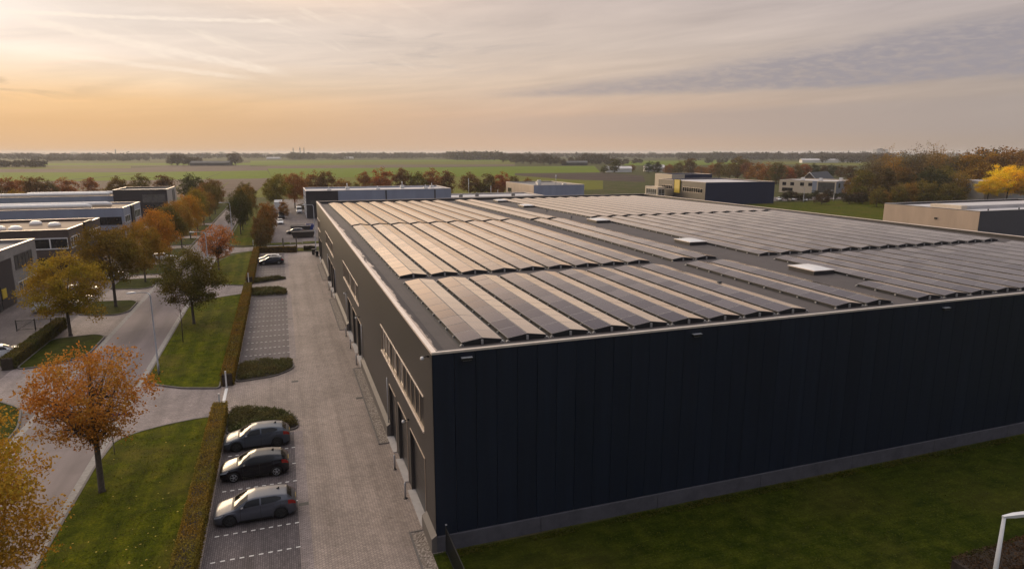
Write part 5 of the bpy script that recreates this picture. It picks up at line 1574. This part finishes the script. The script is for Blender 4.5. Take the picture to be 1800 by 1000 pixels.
def place_car(M, x, y, rotz, label, group, z=0.01, name="parked_car", cat="car"):
    T = M["T"]; L = T["L"]
    r = empty(name, (x, y, z), label, cat, group, rotz)
    for n in ("body", "underbody", "windscreen", "rear_window"): link_mesh(n, M[n], r)
    for a, b in M["side_windows"]: link_mesh("side_window", a, r); link_mesh("side_window", b, r)
    for k in (0, 1):
        link_mesh("headlight", M["headlight"][k], r); link_mesh("tail_light", M["tail_light"][k], r)
    link_mesh("cowl", M["cowl"], r)
    for q in M["pillar"]: link_mesh("windscreen_pillar", q, r)
    for q in M["door_gap"]: link_mesh("door_gap", q, r)
    for q in M["door_handle"]: link_mesh("door_handle", q, r)
    for q in M["sill_trim"]: link_mesh("sill_trim", q, r)
    link_mesh("bumper_trim", M["bumper"], r)
    for c in T["wb"]:
        for sd in (1, -1):
            w = link_mesh("wheel", M["wheel"], r)
            w.location = (c - L / 2, sd * (interp(T["w"], c) - .12), T["wr"])
            w.rotation_euler = (0, random.uniform(0, 3), 0 if sd > 0 else math.pi)
            link_mesh("rim", M["rim"], w)
    xm = T["side"][0][0] - .02
    for sd in (1, -1):
        p = M["pt"](xm, 1.12)
        q = link_mesh("mirror", M["mirror"], r); q.location = (p.x - L / 2, sd * (p.y - .02), p.z + .03)
        if sd < 0: q.scale = (1, -1, 1)
    q = link_mesh("antenna", ANTENNA, r); q.location = (L / 2 - .95, 0, interp(T["top"], L - .95) - .01)
    q = link_mesh("number_plate", M["plate"], r); q.location = (L / 2 - .012, 0, .80)
    return r
_a = MB(M_BLACK); _a.add([(-.10, -.03, 0), (.10, -.03, 0), (.10, .03, 0), (-.10, .03, 0), (.06, -.008, .11), (.10, -.008, .11), (.10, .008, .11), (.06, .008, .11)], [(0, 3, 2, 1), (4, 5, 6, 7), (0, 1, 5, 4), (1, 2, 6, 5), (2, 3, 7, 6), (3, 0, 4, 7)])
ANTENNA = _a.mesh("antenna")
M1 = car_meshes(HATCH, M_GREYPAINT, M_RIM_DARK)
M2 = car_meshes(SUPER, M_BLACKPAINT, M_RIM)
M3 = car_meshes(COUPE, M_BLUEPAINT, M_RIM_DARK)
M4 = car_meshes(HATCH, M_NAVYPAINT, M_RIM)
M5 = car_meshes(HATCH, M_SILVERPAINT, M_RIM)
M6 = car_meshes(HATCH, M_WHITEPAINT, M_RIM)
M7 = car_meshes(VAN, M_WHITEPAINT, M_RIM_DARK)
M8 = car_meshes(VAN, M_BLACKPAINT, M_RIM_DARK)
GC = "cars parked along the clipped hedge"
place_car(M1, -2.52, 36.25, 0, "grey metallic hatchback with dark wheels, nearest of the three parked cars", GC)
place_car(M2, -2.72, 41.45, 0, "black hatchback with silver wheels, middle of the three parked cars", GC)
place_car(M3, -2.72, 45.9, 0, "steel grey crossover with dark wheels in front of the shrub bed", GC)
place_car(M4, -2.6, 125.3, 0, "dark navy car parked nearer of the two far cars", GC)
place_car(M5, -2.9, 128.4, 0, "silver car parked behind the dark navy car", GC)
GL2 = "vehicles on the left lots"
place_car(M6, -27.4, 75.2, R(200), "white car behind the clipped hedge at the left picture edge", GL2)
place_car(M6, -27.2, 100.6, R(180), "white car half hidden behind the tall bronze tree", GL2)
place_car(M7, -28.2, 96.6, R(180), "white van half hidden behind the trees by the second driveway", GL2, name="parked_van", cat="van")
place_car(M5, -28.0, 107.5, R(180), "silver car on the lot behind the bronze tree", GL2)
place_car(M7, -27.4, 118.6, R(170), "white van in front of the brown brick office", GL2, name="parked_van", cat="van")
place_car(M6, -21.8, 136.5, R(180), "white car on the driveway beside the dark hedge block", GL2)
place_car(M6, -31.8, 157, R(90), "white car near the door of the blue-grey office", GL2)
GY = "vehicles in the far yard"
place_car(M8, -.5, 214, R(90), "black van in the far yard behind the white lorry's tail", GY, name="parked_van", cat="van")
place_car(M6, -.9, 197, R(90), "white car in the far yard nearest the side street", GY)
place_car(M7, 5.2, 231, R(90), "white van beside the corner of the blue-grey hall", GY, name="parked_van", cat="van")
place_car(M1, 2.6, 171.5, R(0), "grey car by the containers in the far yard", GY)
x0, y0 = ground(1372, 344)
for k in range(6):
    place_car(M6 if k % 2 else M5, 186 + k * 4.2, 232 - k * 2.6, R(60), "pale car in the row before the cream office, %s from the left" % ORD[k], "cars before the cream office")
# white lorry trailer
lr = empty("lorry", (-1.2, 224, 0.02), "tall white box lorry standing in the far yard", "lorry", GY)
mb = MB(M_WHITE); mb.box(-1.25, 1.25, 0, 11.5, 1.0, 4.3); mb.box(-1.2, 1.2, .05, .2, .9, 1.0); mb.build("box_body", lr)
mb = MB(M_WHITE); mb.box(-1.2, 1.2, 12.0, 14.2, .9, 3.4); mb.add([(-1.2, 14.2, .9), (1.2, 14.2, .9), (1.2, 14.7, 1.9), (-1.2, 14.7, 1.9), (1.2, 14.2, 3.4), (-1.2, 14.2, 3.4)], [(0, 1, 2, 3), (3, 2, 4, 5), (1, 4, 2), (0, 3, 5)]); mb.build("cab", lr)
mb = MB(M_BLACK); mb.box(-1.1, 1.1, .2, 13.5, .55, .9); mb.build("chassis", lr)
for y in (1.6, 2.9, 4.2, 13):
    for x in (-1.05, 1.05):
        mb = MB(M_TYRE); mb.lathe((0, 0, 0), [(.3, -.14), (.5, -.14), (.5, .14), (.3, .14)], 16, 0, "x"); w = mb.build("wheel", lr); w.location = (x, y, .5)
# skips / containers at the right of the far yard
for k, (x, y, L, c, lab) in enumerate(((4.2, 163.5, 5.4, M_BROWNCLAD, "brown open waste container nearest the side street"), (4.0, 176, 5.0, M_TRIM_DARK, "dark waste container behind the brown one"), (6.4, 178.5, 2.2, M_BLUE, "blue waste bin beside the dark container"))):
    r = empty("waste_container", (x, y, .02), lab, "container", "containers in the far yard")
    mb = MB(c)
    a, b, h = L / 2, 1.15, 1.5
    v = [(-a + .4, -b + .1, .15), (a - .4, -b + .1, .15), (a - .4, b - .1, .15), (-a + .4, b - .1, .15), (-a, -b, h), (a, -b, h), (a, b, h), (-a, b, h), (-a + .1, -b + .1, h), (a - .1, -b + .1, h), (a - .1, b - .1, h), (-a + .1, b - .1, h), (-a + .5, -b + .2, .3), (a - .5, -b + .2, .3), (a - .5, b - .2, .3), (-a + .5, b - .2, .3)]
    f = [(0, 3, 2, 1)]
    for i in range(4):
        j = (i + 1) % 4
        f += [(i, j, 4 + j, 4 + i), (4 + i, 4 + j, 8 + j, 8 + i), (8 + i, 8 + j, 12 + j, 12 + i)]
    f.append((12, 13, 14, 15)); mb.add(v, f); mb.build("body", r)
    mb = MB(M_TRIM); mb.tube([(-a, -b, h + .03), (a, -b, h + .03), (a, b, h + .03), (-a, b, h + .03), (-a, -b, h + .03)], .05, 5); mb.build("rim", r)

# ------------------------------------------------------------------ street furniture
def street_lamp(x, y, h, arm_dir, arm_len, label, pole_r=.075, head=True, z=0.1, group="street lamps"):
    r = empty("street_lamp", (x, y, z), label, "street lamp", group)
    dx, dy = math.cos(arm_dir), math.sin(arm_dir)
    mb = MB(M_GALV)
    mb.tube([(0, 0, 0), (0, 0, 1.0), (0, 0, 1.05), (0, 0, h - .35), (dx * .12, dy * .12, h - .1), (dx * .4, dy * .4, h), (dx * arm_len, dy * arm_len, h + .02)], [pole_r * 1.35, pole_r * 1.35, pole_r, pole_r * .8, pole_r * .62, pole_r * .5, pole_r * .45], 10)
    mb.build("pole", r)
    if head:
        hb = MB(M_GALV, M_LAMP)
        c = Vector((dx * (arm_len + .35), dy * (arm_len + .35), h + .02))
        nx, ny = -dy, dx
        L2, W = .42, .13
        ring = []
        for k in range(12):
            t = 2 * math.pi * k / 12
            a, b = math.cos(t) * L2, math.sin(t) * W
            ring.append((c.x + dx * a + nx * b, c.y + dy * a + ny * b))
        n = 12
        v = [(p[0], p[1], h - .02) for p in ring] + [(p[0], p[1], h + .05) for p in ring] + [(c.x + (p[0] - c.x) * .6, c.y + (p[1] - c.y) * .6, h + .11) for p in ring]
        f = [(a * n + i, a * n + (i + 1) % n, (a + 1) * n + (i + 1) % n, (a + 1) * n + i) for i in range(n) for a in range(2)] + [tuple(range(2 * n, 3 * n))]
        hb.add(v, f, 0, True); hb.add([(p[0], p[1], h - .024) for p in ring], [tuple(range(n))], 1)
        hb.build("lamp_head", r)
    return r
street_lamp(-11.66, 64.25, 7.7, R(180), 1.1, "slim galvanised street lamp on the middle lawn, nearest one over the street")
street_lamp(-11.6, 110.9, 7.8, R(180), 1.5, "slim street lamp in front of the small russet tree")
street_lamp(-11.6, 166, 8.4, R(180), 1.6, "slim street lamp beyond the side street junction")
street_lamp(5.9, 138.6, 9.6, R(180), 1.4, "tall pale lamp post at the far corner of the solar hall", .10, z=0)
r = empty("street_lamp", (27.2, 16.3, 0), "white angular lamp post at the bottom right corner above the dark hedge", "street lamp", "street lamps")
mb = MB(M_WHITE); mb.tube([(0, 0, 0), (0, 0, 5.30)], [.13, .065], 10); mb.build("pole", r)
mb = MB(M_WHITE, M_LAMP)
ux_, uy_ = math.cos(R(-8)), math.sin(R(-8))
def LP(a, w, z): return (ux_ * a - uy_ * w, uy_ * a + ux_ * w, z)
st_ = [(-.07, .05, 5.28, 5.36), (.5, .10, 5.25, 5.39), (2.3, .13, 5.27, 5.37), (2.5, .10, 5.29, 5.34)]
v = []
for a_, w_, z0_, z1_ in st_: v += [LP(a_, -w_, z0_), LP(a_, w_, z0_), LP(a_, w_, z1_), LP(a_, -w_, z1_)]
f = [(0, 1, 2, 3), (15, 14, 13, 12)]
for k in range(3):
    for q in range(4): f.append((k * 4 + q, k * 4 + (q + 1) % 4, k * 4 + 4 + (q + 1) % 4, k * 4 + 4 + q))
mb.add(v, f); mb.build("lamp_head", r)
for k, (px, b, t, lab) in enumerate(((1241, 352, 325, "twin lamp mast in front of the navy hall wall"), (1412, 356, 330, "thin lamp post left in the meadow before the cream office"), (1465, 354, 335, "thin lamp post right in the meadow before the cream office"))):
    x, y = ground(px, b); h = height_at(x, y, t)
    street_lamp(x, y, h, R(180), 1.2, lab, .12, z=0)
# street name sign
r = empty("street_name_sign", (-11.77, 47.33, .1), "blue street name sign on a thin post at the driveway corner", "street sign")
mb = MB(M_GALV); mb.tube([(0, 0, 0), (0, 0, 2.75)], .038, 8); mb.build("post", r)
mb = MB(M_BLUE, M_WHITE)
mb.box(-.08, 1.22, -.02, .02, 2.66, 2.86); mb.box(-.16, -.1, -.3, .5, 2.68, 2.84)
mb.build("name_plate", r)
mb = MB(M_BLACK); mb.lathe((0, 0, 2.75), [(.05, 0), (.05, .16), (.01, .18)], 8); mb.build("cap", r)
# round blue signs at the side street
for x, y, zc, lab, sq in ((-4.9, 151.2, 2.4, "round blue traffic sign on a post at the side street", False), (-5.5, 150.6, .9, "low blue arrow bollard sign at the side street", True)):
    r = empty("traffic_sign", (x, y, 0.02), lab, "traffic sign", "blue signs at the side street")
    mb = MB(M_GALV); mb.tube([(0, 0, 0), (0, 0, zc + .2)], .04, 6); mb.build("post", r)
    mb = MB(M_BLUE, M_WHITE)
    if sq: mb.box(-.45, .45, -.06, -.03, zc - .35, zc + .3); mb.box(-.2, .2, -.066, -.061, zc - .06, zc + .05, 1)
    else: mb.lathe((0, -.05, zc), [(.34, -.01), (.34, .01)], 18, 0, "y"); mb.lathe((0, -.065, zc), [(.1, -.003), (.1, 0)], 10, 1, "y")
    mb.build("sign_plate", r)
r = empty("marker_post", (-6.6, 152.4, .1), "short white marker post on the lawn beyond the side street", "marker post")
mb = MB(M_WHITE); mb.box(-.08, .08, -.08, .08, 0, 1.0); mb.build("post", r)
mb = MB(M_GALV); mb.box(-.1, .1, -.1, .1, 1.0, 1.06); mb.build("cap", r)
# white gate posts with chain at the two entrances
for x, y, h, lab in ((-5.66, 53.0, 1.5, "white gate post at the end of the near hedge"), (-5.5, 102.9, 2.4, "white gate post at the far entrance to the empty bays"), (-5.62, 58.9, 1.4, "white gate post at the near end of the middle hedge")):
    r = empty("gate_post", (x, y, .02), lab, "gate post", "white gate posts")
    mb = MB(M_WHITE); mb.box(-.06, .06, -.06, .06, 0, h); mb.build("post", r)
    mb = MB(M_GALV); mb.box(-.075, .075, -.075, .075, h, h + .04); mb.box(-.12, .12, -.12, .12, 0, .03); mb.build("cap", r)
mb = MB(M_WHITE); mb.box(-5.72, -5.48, 53.3, 58.6, 0, .02); mb.box(-5.66, -5.54, 53.3, 58.6, .02, .045)
struct("gate_track", mb)
# dark posts and gate at the far end of the yard
r = empty("yard_gate", (-.4, 140.2, 0), "dark double gate with tall posts at the far end of the yard", "gate")
for x in (0, 2.6):
    mb = MB(M_WOOD); mb.box(x - .12, x + .12, -.12, .12, 0, 2.9); mb.build("gate_post", r)
mb = MB(M_DARKMETAL)
for k in range(16): mb.box(.2 + k * .145, .23 + k * .145, -.015, .015, .1, 1.6)
for z in (.1, 1.0, 1.6): mb.box(.13, 2.47, -.025, .025, z, z + .05)
mb.build("gate_leaf", r)
# metal gate left
r = empty("yard_gate", (-29.5, 86.4, 0), "low grey metal sliding gate beside the left clipped hedge", "gate")
mb = MB(M_DARKMETAL)
for x in (0, 1.8, 3.4):
    mb = MB(M_DARKMETAL); mb.box(x - .05, x + .05, -.05, .05, 0, 1.35); mb.build("gate_post", r)
mb = MB(M_DARKMETAL)
for z in (.15, 1.2): mb.box(0.06, 3.9, -.025, .025, z, z + .06)
for k in range(30): mb.box(.15 + k * .125, .165 + k * .125, -.01, .01, .21, 1.2)
mb.tube([(0.1, 0, .2), (1.75, 0, 1.2)], .02, 4); mb.build("gate_leaf", r)
# black bar fence at the hall corner, running towards the camera
r = empty("bar_fence", (6.72, 29.3, 0), "black metal bar fence running from the hall's near corner", "fence")
for k in range(5):
    y = -2.0 - k * 2.5 if k else -.12
    mb = MB(M_DARKMETAL, M_GALV); mb.box(-.035, .035, y - .035, y + .035, 0, 1.62); mb.box(-.045, .045, y - .045, y + .045, 1.62, 1.65, 1); mb.build("fence_post", r)
mb = MB(M_DARKMETAL)
for z in (.12, 1.42): mb.box(-.02, .02, -12, -.1, z, z + .05)
for k in range(98): mb.box(-.010, .010, -.2 - k * .12, -.18 - k * .12, .17, 1.42)
mb.build("bar_panel", r)
# planted verge along the fence foot
s = MB(M_LAWN_DARK); s.sheet([(6.05, 12), (6.55, 12), (6.55, 29.2), (6.05, 29.2)], 0.03); struct("verge", s)
# waste bins at the far corner of the hall
for x, y, d in ((5.2, 134.2, "left"), (5.75, 131.5, "right")):
    r = empty("waste_bin", (x, y, 0), "dark wheeled waste bin by the far hall corner, %s one of two" % d, "bin", "waste bins at the far hall corner")
    mb = MB(M_BLACK); mb.add([(-.25, -.3, .1), (.25, -.3, .1), (.25, .3, .1), (-.25, .3, .1), (-.32, -.38, 1.1), (.32, -.38, 1.1), (.32, .38, 1.1), (-.32, .38, 1.1)], [(0, 3, 2, 1), (4, 5, 6, 7), (0, 1, 5, 4), (1, 2, 6, 5), (2, 3, 7, 6), (3, 0, 4, 7)]); mb.build("body", r)
    mb = MB(M_TRIM_DARK); mb.box(-.34, .34, -.42, .40, 1.105, 1.18); mb.build("lid", r)
# flag-like poles between the sheds behind the hall
for px, b, t, d in ((863, 350, 327, "tallest"), (875, 349, 334, "shortest"), (824, 350, 314, "leftmost")):
    x, y = ground(px, b); h = height_at(x, y, t)
    r = empty("pole", (x, y, 0), "thin white pole behind the back roof edge, the %s of three" % d, "pole", "poles behind the back roof edge")
    mb = MB(M_WHITE); mb.tube([(0, 0, 0), (0, 0, h)], [.12, .08], 6); mb.build("shaft", r)
    mb = MB(M_GALV); mb.lathe((0, 0, h), [(.12, 0), (.12, .1), (.02, .16)], 6); mb.build("cap", r)

# ------------------------------------------------------------------ haze
mb = MB(); mb.box(-9600, 9600, -700, 9600, -1.0, 32.0)
m = bpy.data.materials.new("haze_air"); m.use_nodes = True
nt = m.node_tree; nt.nodes.clear()
o = nt.nodes.new("ShaderNodeOutputMaterial"); v = nt.nodes.new("ShaderNodeVolumePrincipled")
v.inputs["Color"].default_value = (.90, .90, .94, 1)
v.inputs["Density"].default_value = 0.00011
v.inputs["Anisotropy"].default_value = 0.25
nt.links.new(v.outputs[0], o.inputs["Volume"])
mb.mats = [m]
hz = struct("haze", mb, "stuff")

# ------------------------------------------------------------------ sky and sun
SUN_AZ, SUN_EL = R(-19.5), R(9.5)      # azimuth from +Y towards +X
world = bpy.data.worlds.new("World"); scene.world = world; world.use_nodes = True
nt = world.node_tree; nt.nodes.clear()
class X_:
    """a value socket with arithmetic"""
    def __init__(self, s): self.s = s
    @staticmethod
    def op(o, *a):
        n = nt.nodes.new("ShaderNodeMath"); n.operation = o
        for i, q in enumerate(a):
            if isinstance(q, X_): nt.links.new(q.s, n.inputs[i])
            else: n.inputs[i].default_value = q
        return X_(n.outputs[0])
    def __add__(self, b): return X_.op("ADD", self, b)
    __radd__ = __add__
    def __sub__(self, b): return X_.op("SUBTRACT", self, b)
    def __rsub__(self, b): return X_.op("SUBTRACT", b, self)
    def __mul__(self, b): return X_.op("MULTIPLY", self, b)
    __rmul__ = __mul__
    def __truediv__(self, b): return X_.op("DIVIDE", self, b)
def smooth(x, a, b):
    n = nt.nodes.new("ShaderNodeMapRange"); n.interpolation_type = "SMOOTHSTEP"
    n.inputs["From Min"].default_value = a; n.inputs["From Max"].default_value = b
    nt.links.new(x.s, n.inputs["Value"]); return X_(n.outputs[0])
def vec(x, y, z=0.0):
    n = nt.nodes.new("ShaderNodeCombineXYZ")
    for i, q in enumerate((x, y, z)):
        if isinstance(q, X_): nt.links.new(q.s, n.inputs[i])
        else: n.inputs[i].default_value = q
    return n.outputs[0]
def wnoise(v, scale=1.0, detail=5, rough=.55, dist=0.0):
    return X_(noise(nt, scale, detail, rough, vec=v, dist=dist))
tc = nt.nodes.new("ShaderNodeTexCoord")
sp_ = nt.nodes.new("ShaderNodeSeparateXYZ"); nt.links.new(tc.outputs["Generated"], sp_.inputs[0])
dx, dy, dz = (X_(q) for q in sp_.outputs)
DEG = 57.29578
el = X_.op("ARCSINE", X_.op("MINIMUM", X_.op("MAXIMUM", dz, -1.0), 1.0)) * DEG
az = X_.op("ARCTAN2", dx, dy) * DEG - math.degrees(YAW)          # 0 at the view's middle, + to the right
az = X_.op("WRAP", az, 180.0, -180.0)
dA = X_.op("ABSOLUTE", X_.op("WRAP", az + 39.0, 180.0, -180.0))     # azimuth distance from the sun
def eramp(stops):
    n = nt.nodes.new("ShaderNodeValToRGB")
    e = n.color_ramp.elements
    while len(e) < len(stops): e.new(.5)
    for q, (p, c) in zip(e, stops): q.position = min(1.0, p / 42.0); q.color = (*c, 1)
    f = el / 42.0
    nt.links.new(f.s, n.inputs[0]); return n.outputs[0]
S_SUN = eramp([(0, (.62, .41, .25)), (2.2, (.72, .45, .235)), (3.8, (.85, .55, .29)), (5.2, (.85, .64, .44)), (7, (.88, .74, .63)), (9.5, (.78, .68, .61)), (12, (.72, .63, .56)), (18, (.95, .77, .60)), (26, (1.1, .92, .76)), (40, (1.7, 1.5, 1.36))])
S_MID = eramp([(0, (.62, .43, .31)), (3, (.66, .46, .335)), (5.5, (.70, .54, .42)), (8.5, (.68, .56, .48)), (12, (.64, .53, .475)), (17, (.44, .39, .385)), (24, (.42, .38, .39)), (42, (1.75, 1.6, 1.5))])
S_FAR = eramp([(0, (.385, .31, .26)), (4, (.40, .335, .30)), (8, (.44, .375, .355)), (12, (.43, .38, .385)), (17, (.33, .30, .31)), (24, (.31, .295, .32)), (42, (1.3, 1.22, 1.22))])
S_BACK = eramp([(0, (.085, .085, .115)), (6, (.10, .105, .14)), (15, (.15, .155, .20)), (40, (.55, .56, .64))])
k1, k2, k3 = smooth(dA, 4, 42), smooth(dA, 36, 84), smooth(dA, 85, 130)
col = mixc(nt, S_SUN, S_MID, k1.s); col = mixc(nt, col, S_FAR, k2.s); col = mixc(nt, col, S_BACK, k3.s)
# soft glow around the veiled sun
rr = X_.op("SQRT", (az + 39.0) * (az + 39.0) + (el - 9.3) * (el - 9.3) * 2.2)
glow = X_.op("POWER", 2.71828, rr * rr * (-1 / 34.0)) * .16
g2 = X_.op("POWER", 2.71828, rr * rr * (-1 / 420.0)) * .035
gl = glow + g2
ux, uy = az + 18.0, el - 15.5
mg = nt.nodes.new("ShaderNodeMix"); mg.data_type = "RGBA"; mg.blend_type = "ADD"; mg.clamp_result = False
nt.links.new(gl.s, mg.inputs[0]); nt.links.new(col, mg.inputs[6]); mg.inputs[7].default_value = (1.0, .90, .82, 1)
col = mg.outputs[2]
# warm glow added to the sky above the view, to colour the panels' reflections
warm_patch = X_.op("POWER", 2.71828, ux * ux * (-1 / 130.0) + uy * uy * (-1 / 13.0)) * .95
mg2 = nt.nodes.new("ShaderNodeMix"); mg2.data_type = "RGBA"; mg2.blend_type = "ADD"; mg2.clamp_result = False
nt.links.new(warm_patch.s, mg2.inputs[0]); nt.links.new(col, mg2.inputs[6]); mg2.inputs[7].default_value = (.85, .52, .26, 1)
col = mg2.outputs[2]
# cirrus veil: streaks that fan out of the low left
st = wnoise(vec(az * .035 + el * .05, el * .42 - az * .035), 1.0, 6, .6, .8)
st2 = wnoise(vec(az * .09, el * .9 - az * .10 + 7.0), 1.0, 6, .6, .5)
low = smooth(el, 1.0, 5.0)
v1 = (st - .5) * .46 * low + (st2 - .5) * .26 * low
mul = vec(v1 + 1.0, v1 * .98 + 1.0, v1 * .9 + 1.0)
col = mixc(nt, col, mul, 1.0, "MULTIPLY")
# the long grey cloud wedge on the right
t = (az + 5.0) / 43.0
wv = wnoise(vec(az * .12, el * .5 + 3.0), 1.0, 5, .6, .6)
lo_e = t * 0.2 + 4.55 + (wv - .5) * 1.4 * t + t * t * .25
hi_e = t * 4.9 + 4.75 + (wv - .5) * 2.0 * t
inside = smooth(el - lo_e, -.25, .45) * (1.0 - smooth(el - hi_e, -1.1, .35)) * smooth(az, -6.0, 2.0) * (1.0 - smooth(az, 60.0, 95.0))
rip = wnoise(vec(az * .75 + el * 1.6, el * 2.6 - az * .28), 1.0, 5, .6, .3)
dens = inside * (smooth(rip, .30, .62) * (smooth(az, 5.0, 30.0) * .3 + .2) + .55)
gc = mixc(nt, col, (.335, .305, .33), (dens * .88).s)
# fainter grey bank low on the right and a smudge left of centre
bank = smooth(az, -16.0, 16.0) * smooth(el, .5, 2.0) * (1.0 - smooth(el - (t * 1.1 + 2.9 + (wv - .5) * .8), -.5, .35)) * (1.0 - smooth(az, 70.0, 100.0))
gc = mixc(nt, gc, (.40, .345, .33), (bank * .42).s)
sm = wnoise(vec(az * .10 + 3.3, el * .7 - az * .05), 1.0, 5, .6, .8)
smu = smooth(sm, .50, .66) * smooth(az, -24.0, -12.0) * (1.0 - smooth(az, -6.0, 8.0)) * smooth(el, 5.5, 7.5) * (1.0 - smooth(el, 9.0, 11.5))
gc = mixc(nt, gc, (.48, .41, .38), (smu * .45).s)
ld = smooth(sm, .46, .60) * (1.0 - smooth(az, -36.0, -28.0)) * smooth(el, 3.2, 4.2) * (1.0 - smooth(el, 5.2, 6.2)) * smooth(az, -70.0, -55.0)
gc = mixc(nt, gc, (.52, .38, .26), (ld * .5).s)
# bright veil fibres near the sun and three vapour trails
fb = wnoise(vec(az * .30 + el * .30, el * 1.1 + az * .34 + 2.0), 1.0, 5, .6, .4)
fib = smooth(fb, .52, .72) * (1.0 - smooth(dA, 18.0, 40.0)) * smooth(el, 5.0, 7.0)
gc = mixc(nt, gc, (1.05, .90, .74), (fib * .35).s)
def trail(a0, e0, a1, e1, w, amt, seed):
    k = (e1 - e0) / (a1 - a0)
    wob = (wnoise(vec(az * .6, seed), 1.0, 3) - .5) * w * 1.2
    d = X_.op("ABSOLUTE", el - ((az - a0) * k + e0) + wob)
    br_ = smooth(wnoise(vec(az * 1.4 + seed, el * 4.0), 1.0, 4), .25, .6) * .6 + .4
    return (1.0 - smooth(d, w * .2, w)) * smooth(az, a0 - 1.0, a0 + 2.0) * (1.0 - smooth(az, a1 - 3.0, a1)) * br_ * amt
tr = trail(-36.5, 9.15, -17.2, 10.05, .20, .55, 1.0) + trail(-36.0, 8.9, -17.5, 6.0, .42, .40, 4.0) + trail(-40.0, 7.2, -20.0, 5.6, .26, .34, 9.0)
gc = mixc(nt, gc, (1.08, .93, .78), X_.op("MINIMUM", tr, 1.0).s)
# a real sky model under the veil
sky = nt.nodes.new("ShaderNodeTexSky"); sky.sky_type = "NISHITA"; sky.sun_disc = False
sky.sun_elevation = SUN_EL; sky.sun_rotation = SUN_AZ; sky.air_density = 1.5; sky.dust_density = 1.0; sky.altitude = 0
vs = nt.nodes.new("ShaderNodeVectorMath"); vs.operation = "SCALE"; vs.inputs["Scale"].default_value = 10.0
nt.links.new(gc, vs.inputs[0])
fin = mixc(nt, vs.outputs[0], sky.outputs[0], 0.015)
bg = nt.nodes.new("ShaderNodeBackground"); bg.inputs["Strength"].default_value = 0.1
out = nt.nodes.new("ShaderNodeOutputWorld")
nt.links.new(fin, bg.inputs[0]); nt.links.new(bg.outputs[0], out.inputs[0])

sd = bpy.data.lights.new("sun", "SUN"); sd.energy = 2.2; sd.angle = R(26); sd.color = (1.0, .74, .47)
so = bpy.data.objects.new("sun", sd); COL.objects.link(so)
dirv = Vector((math.sin(SUN_AZ) * math.cos(SUN_EL), math.cos(SUN_AZ) * math.cos(SUN_EL), math.sin(SUN_EL)))
so.rotation_euler = dirv.to_track_quat("Z", "Y").to_euler()
so.location = (0, 0, 60)

# ------------------------------------------------------------------ render settings
scene.view_settings.view_transform = "Standard"
scene.view_settings.look = "None"
scene.view_settings.exposure = 0.0
scene.view_settings.gamma = 1.0
scene.render.engine = "CYCLES"
scene.cycles.use_denoising = True
scene.cycles.max_bounces = 6
scene.cycles.volume_bounces = 1
scene.cycles.transparent_max_bounces = 8
scene.cycles.caustics_reflective = False
scene.cycles.caustics_refractive = False
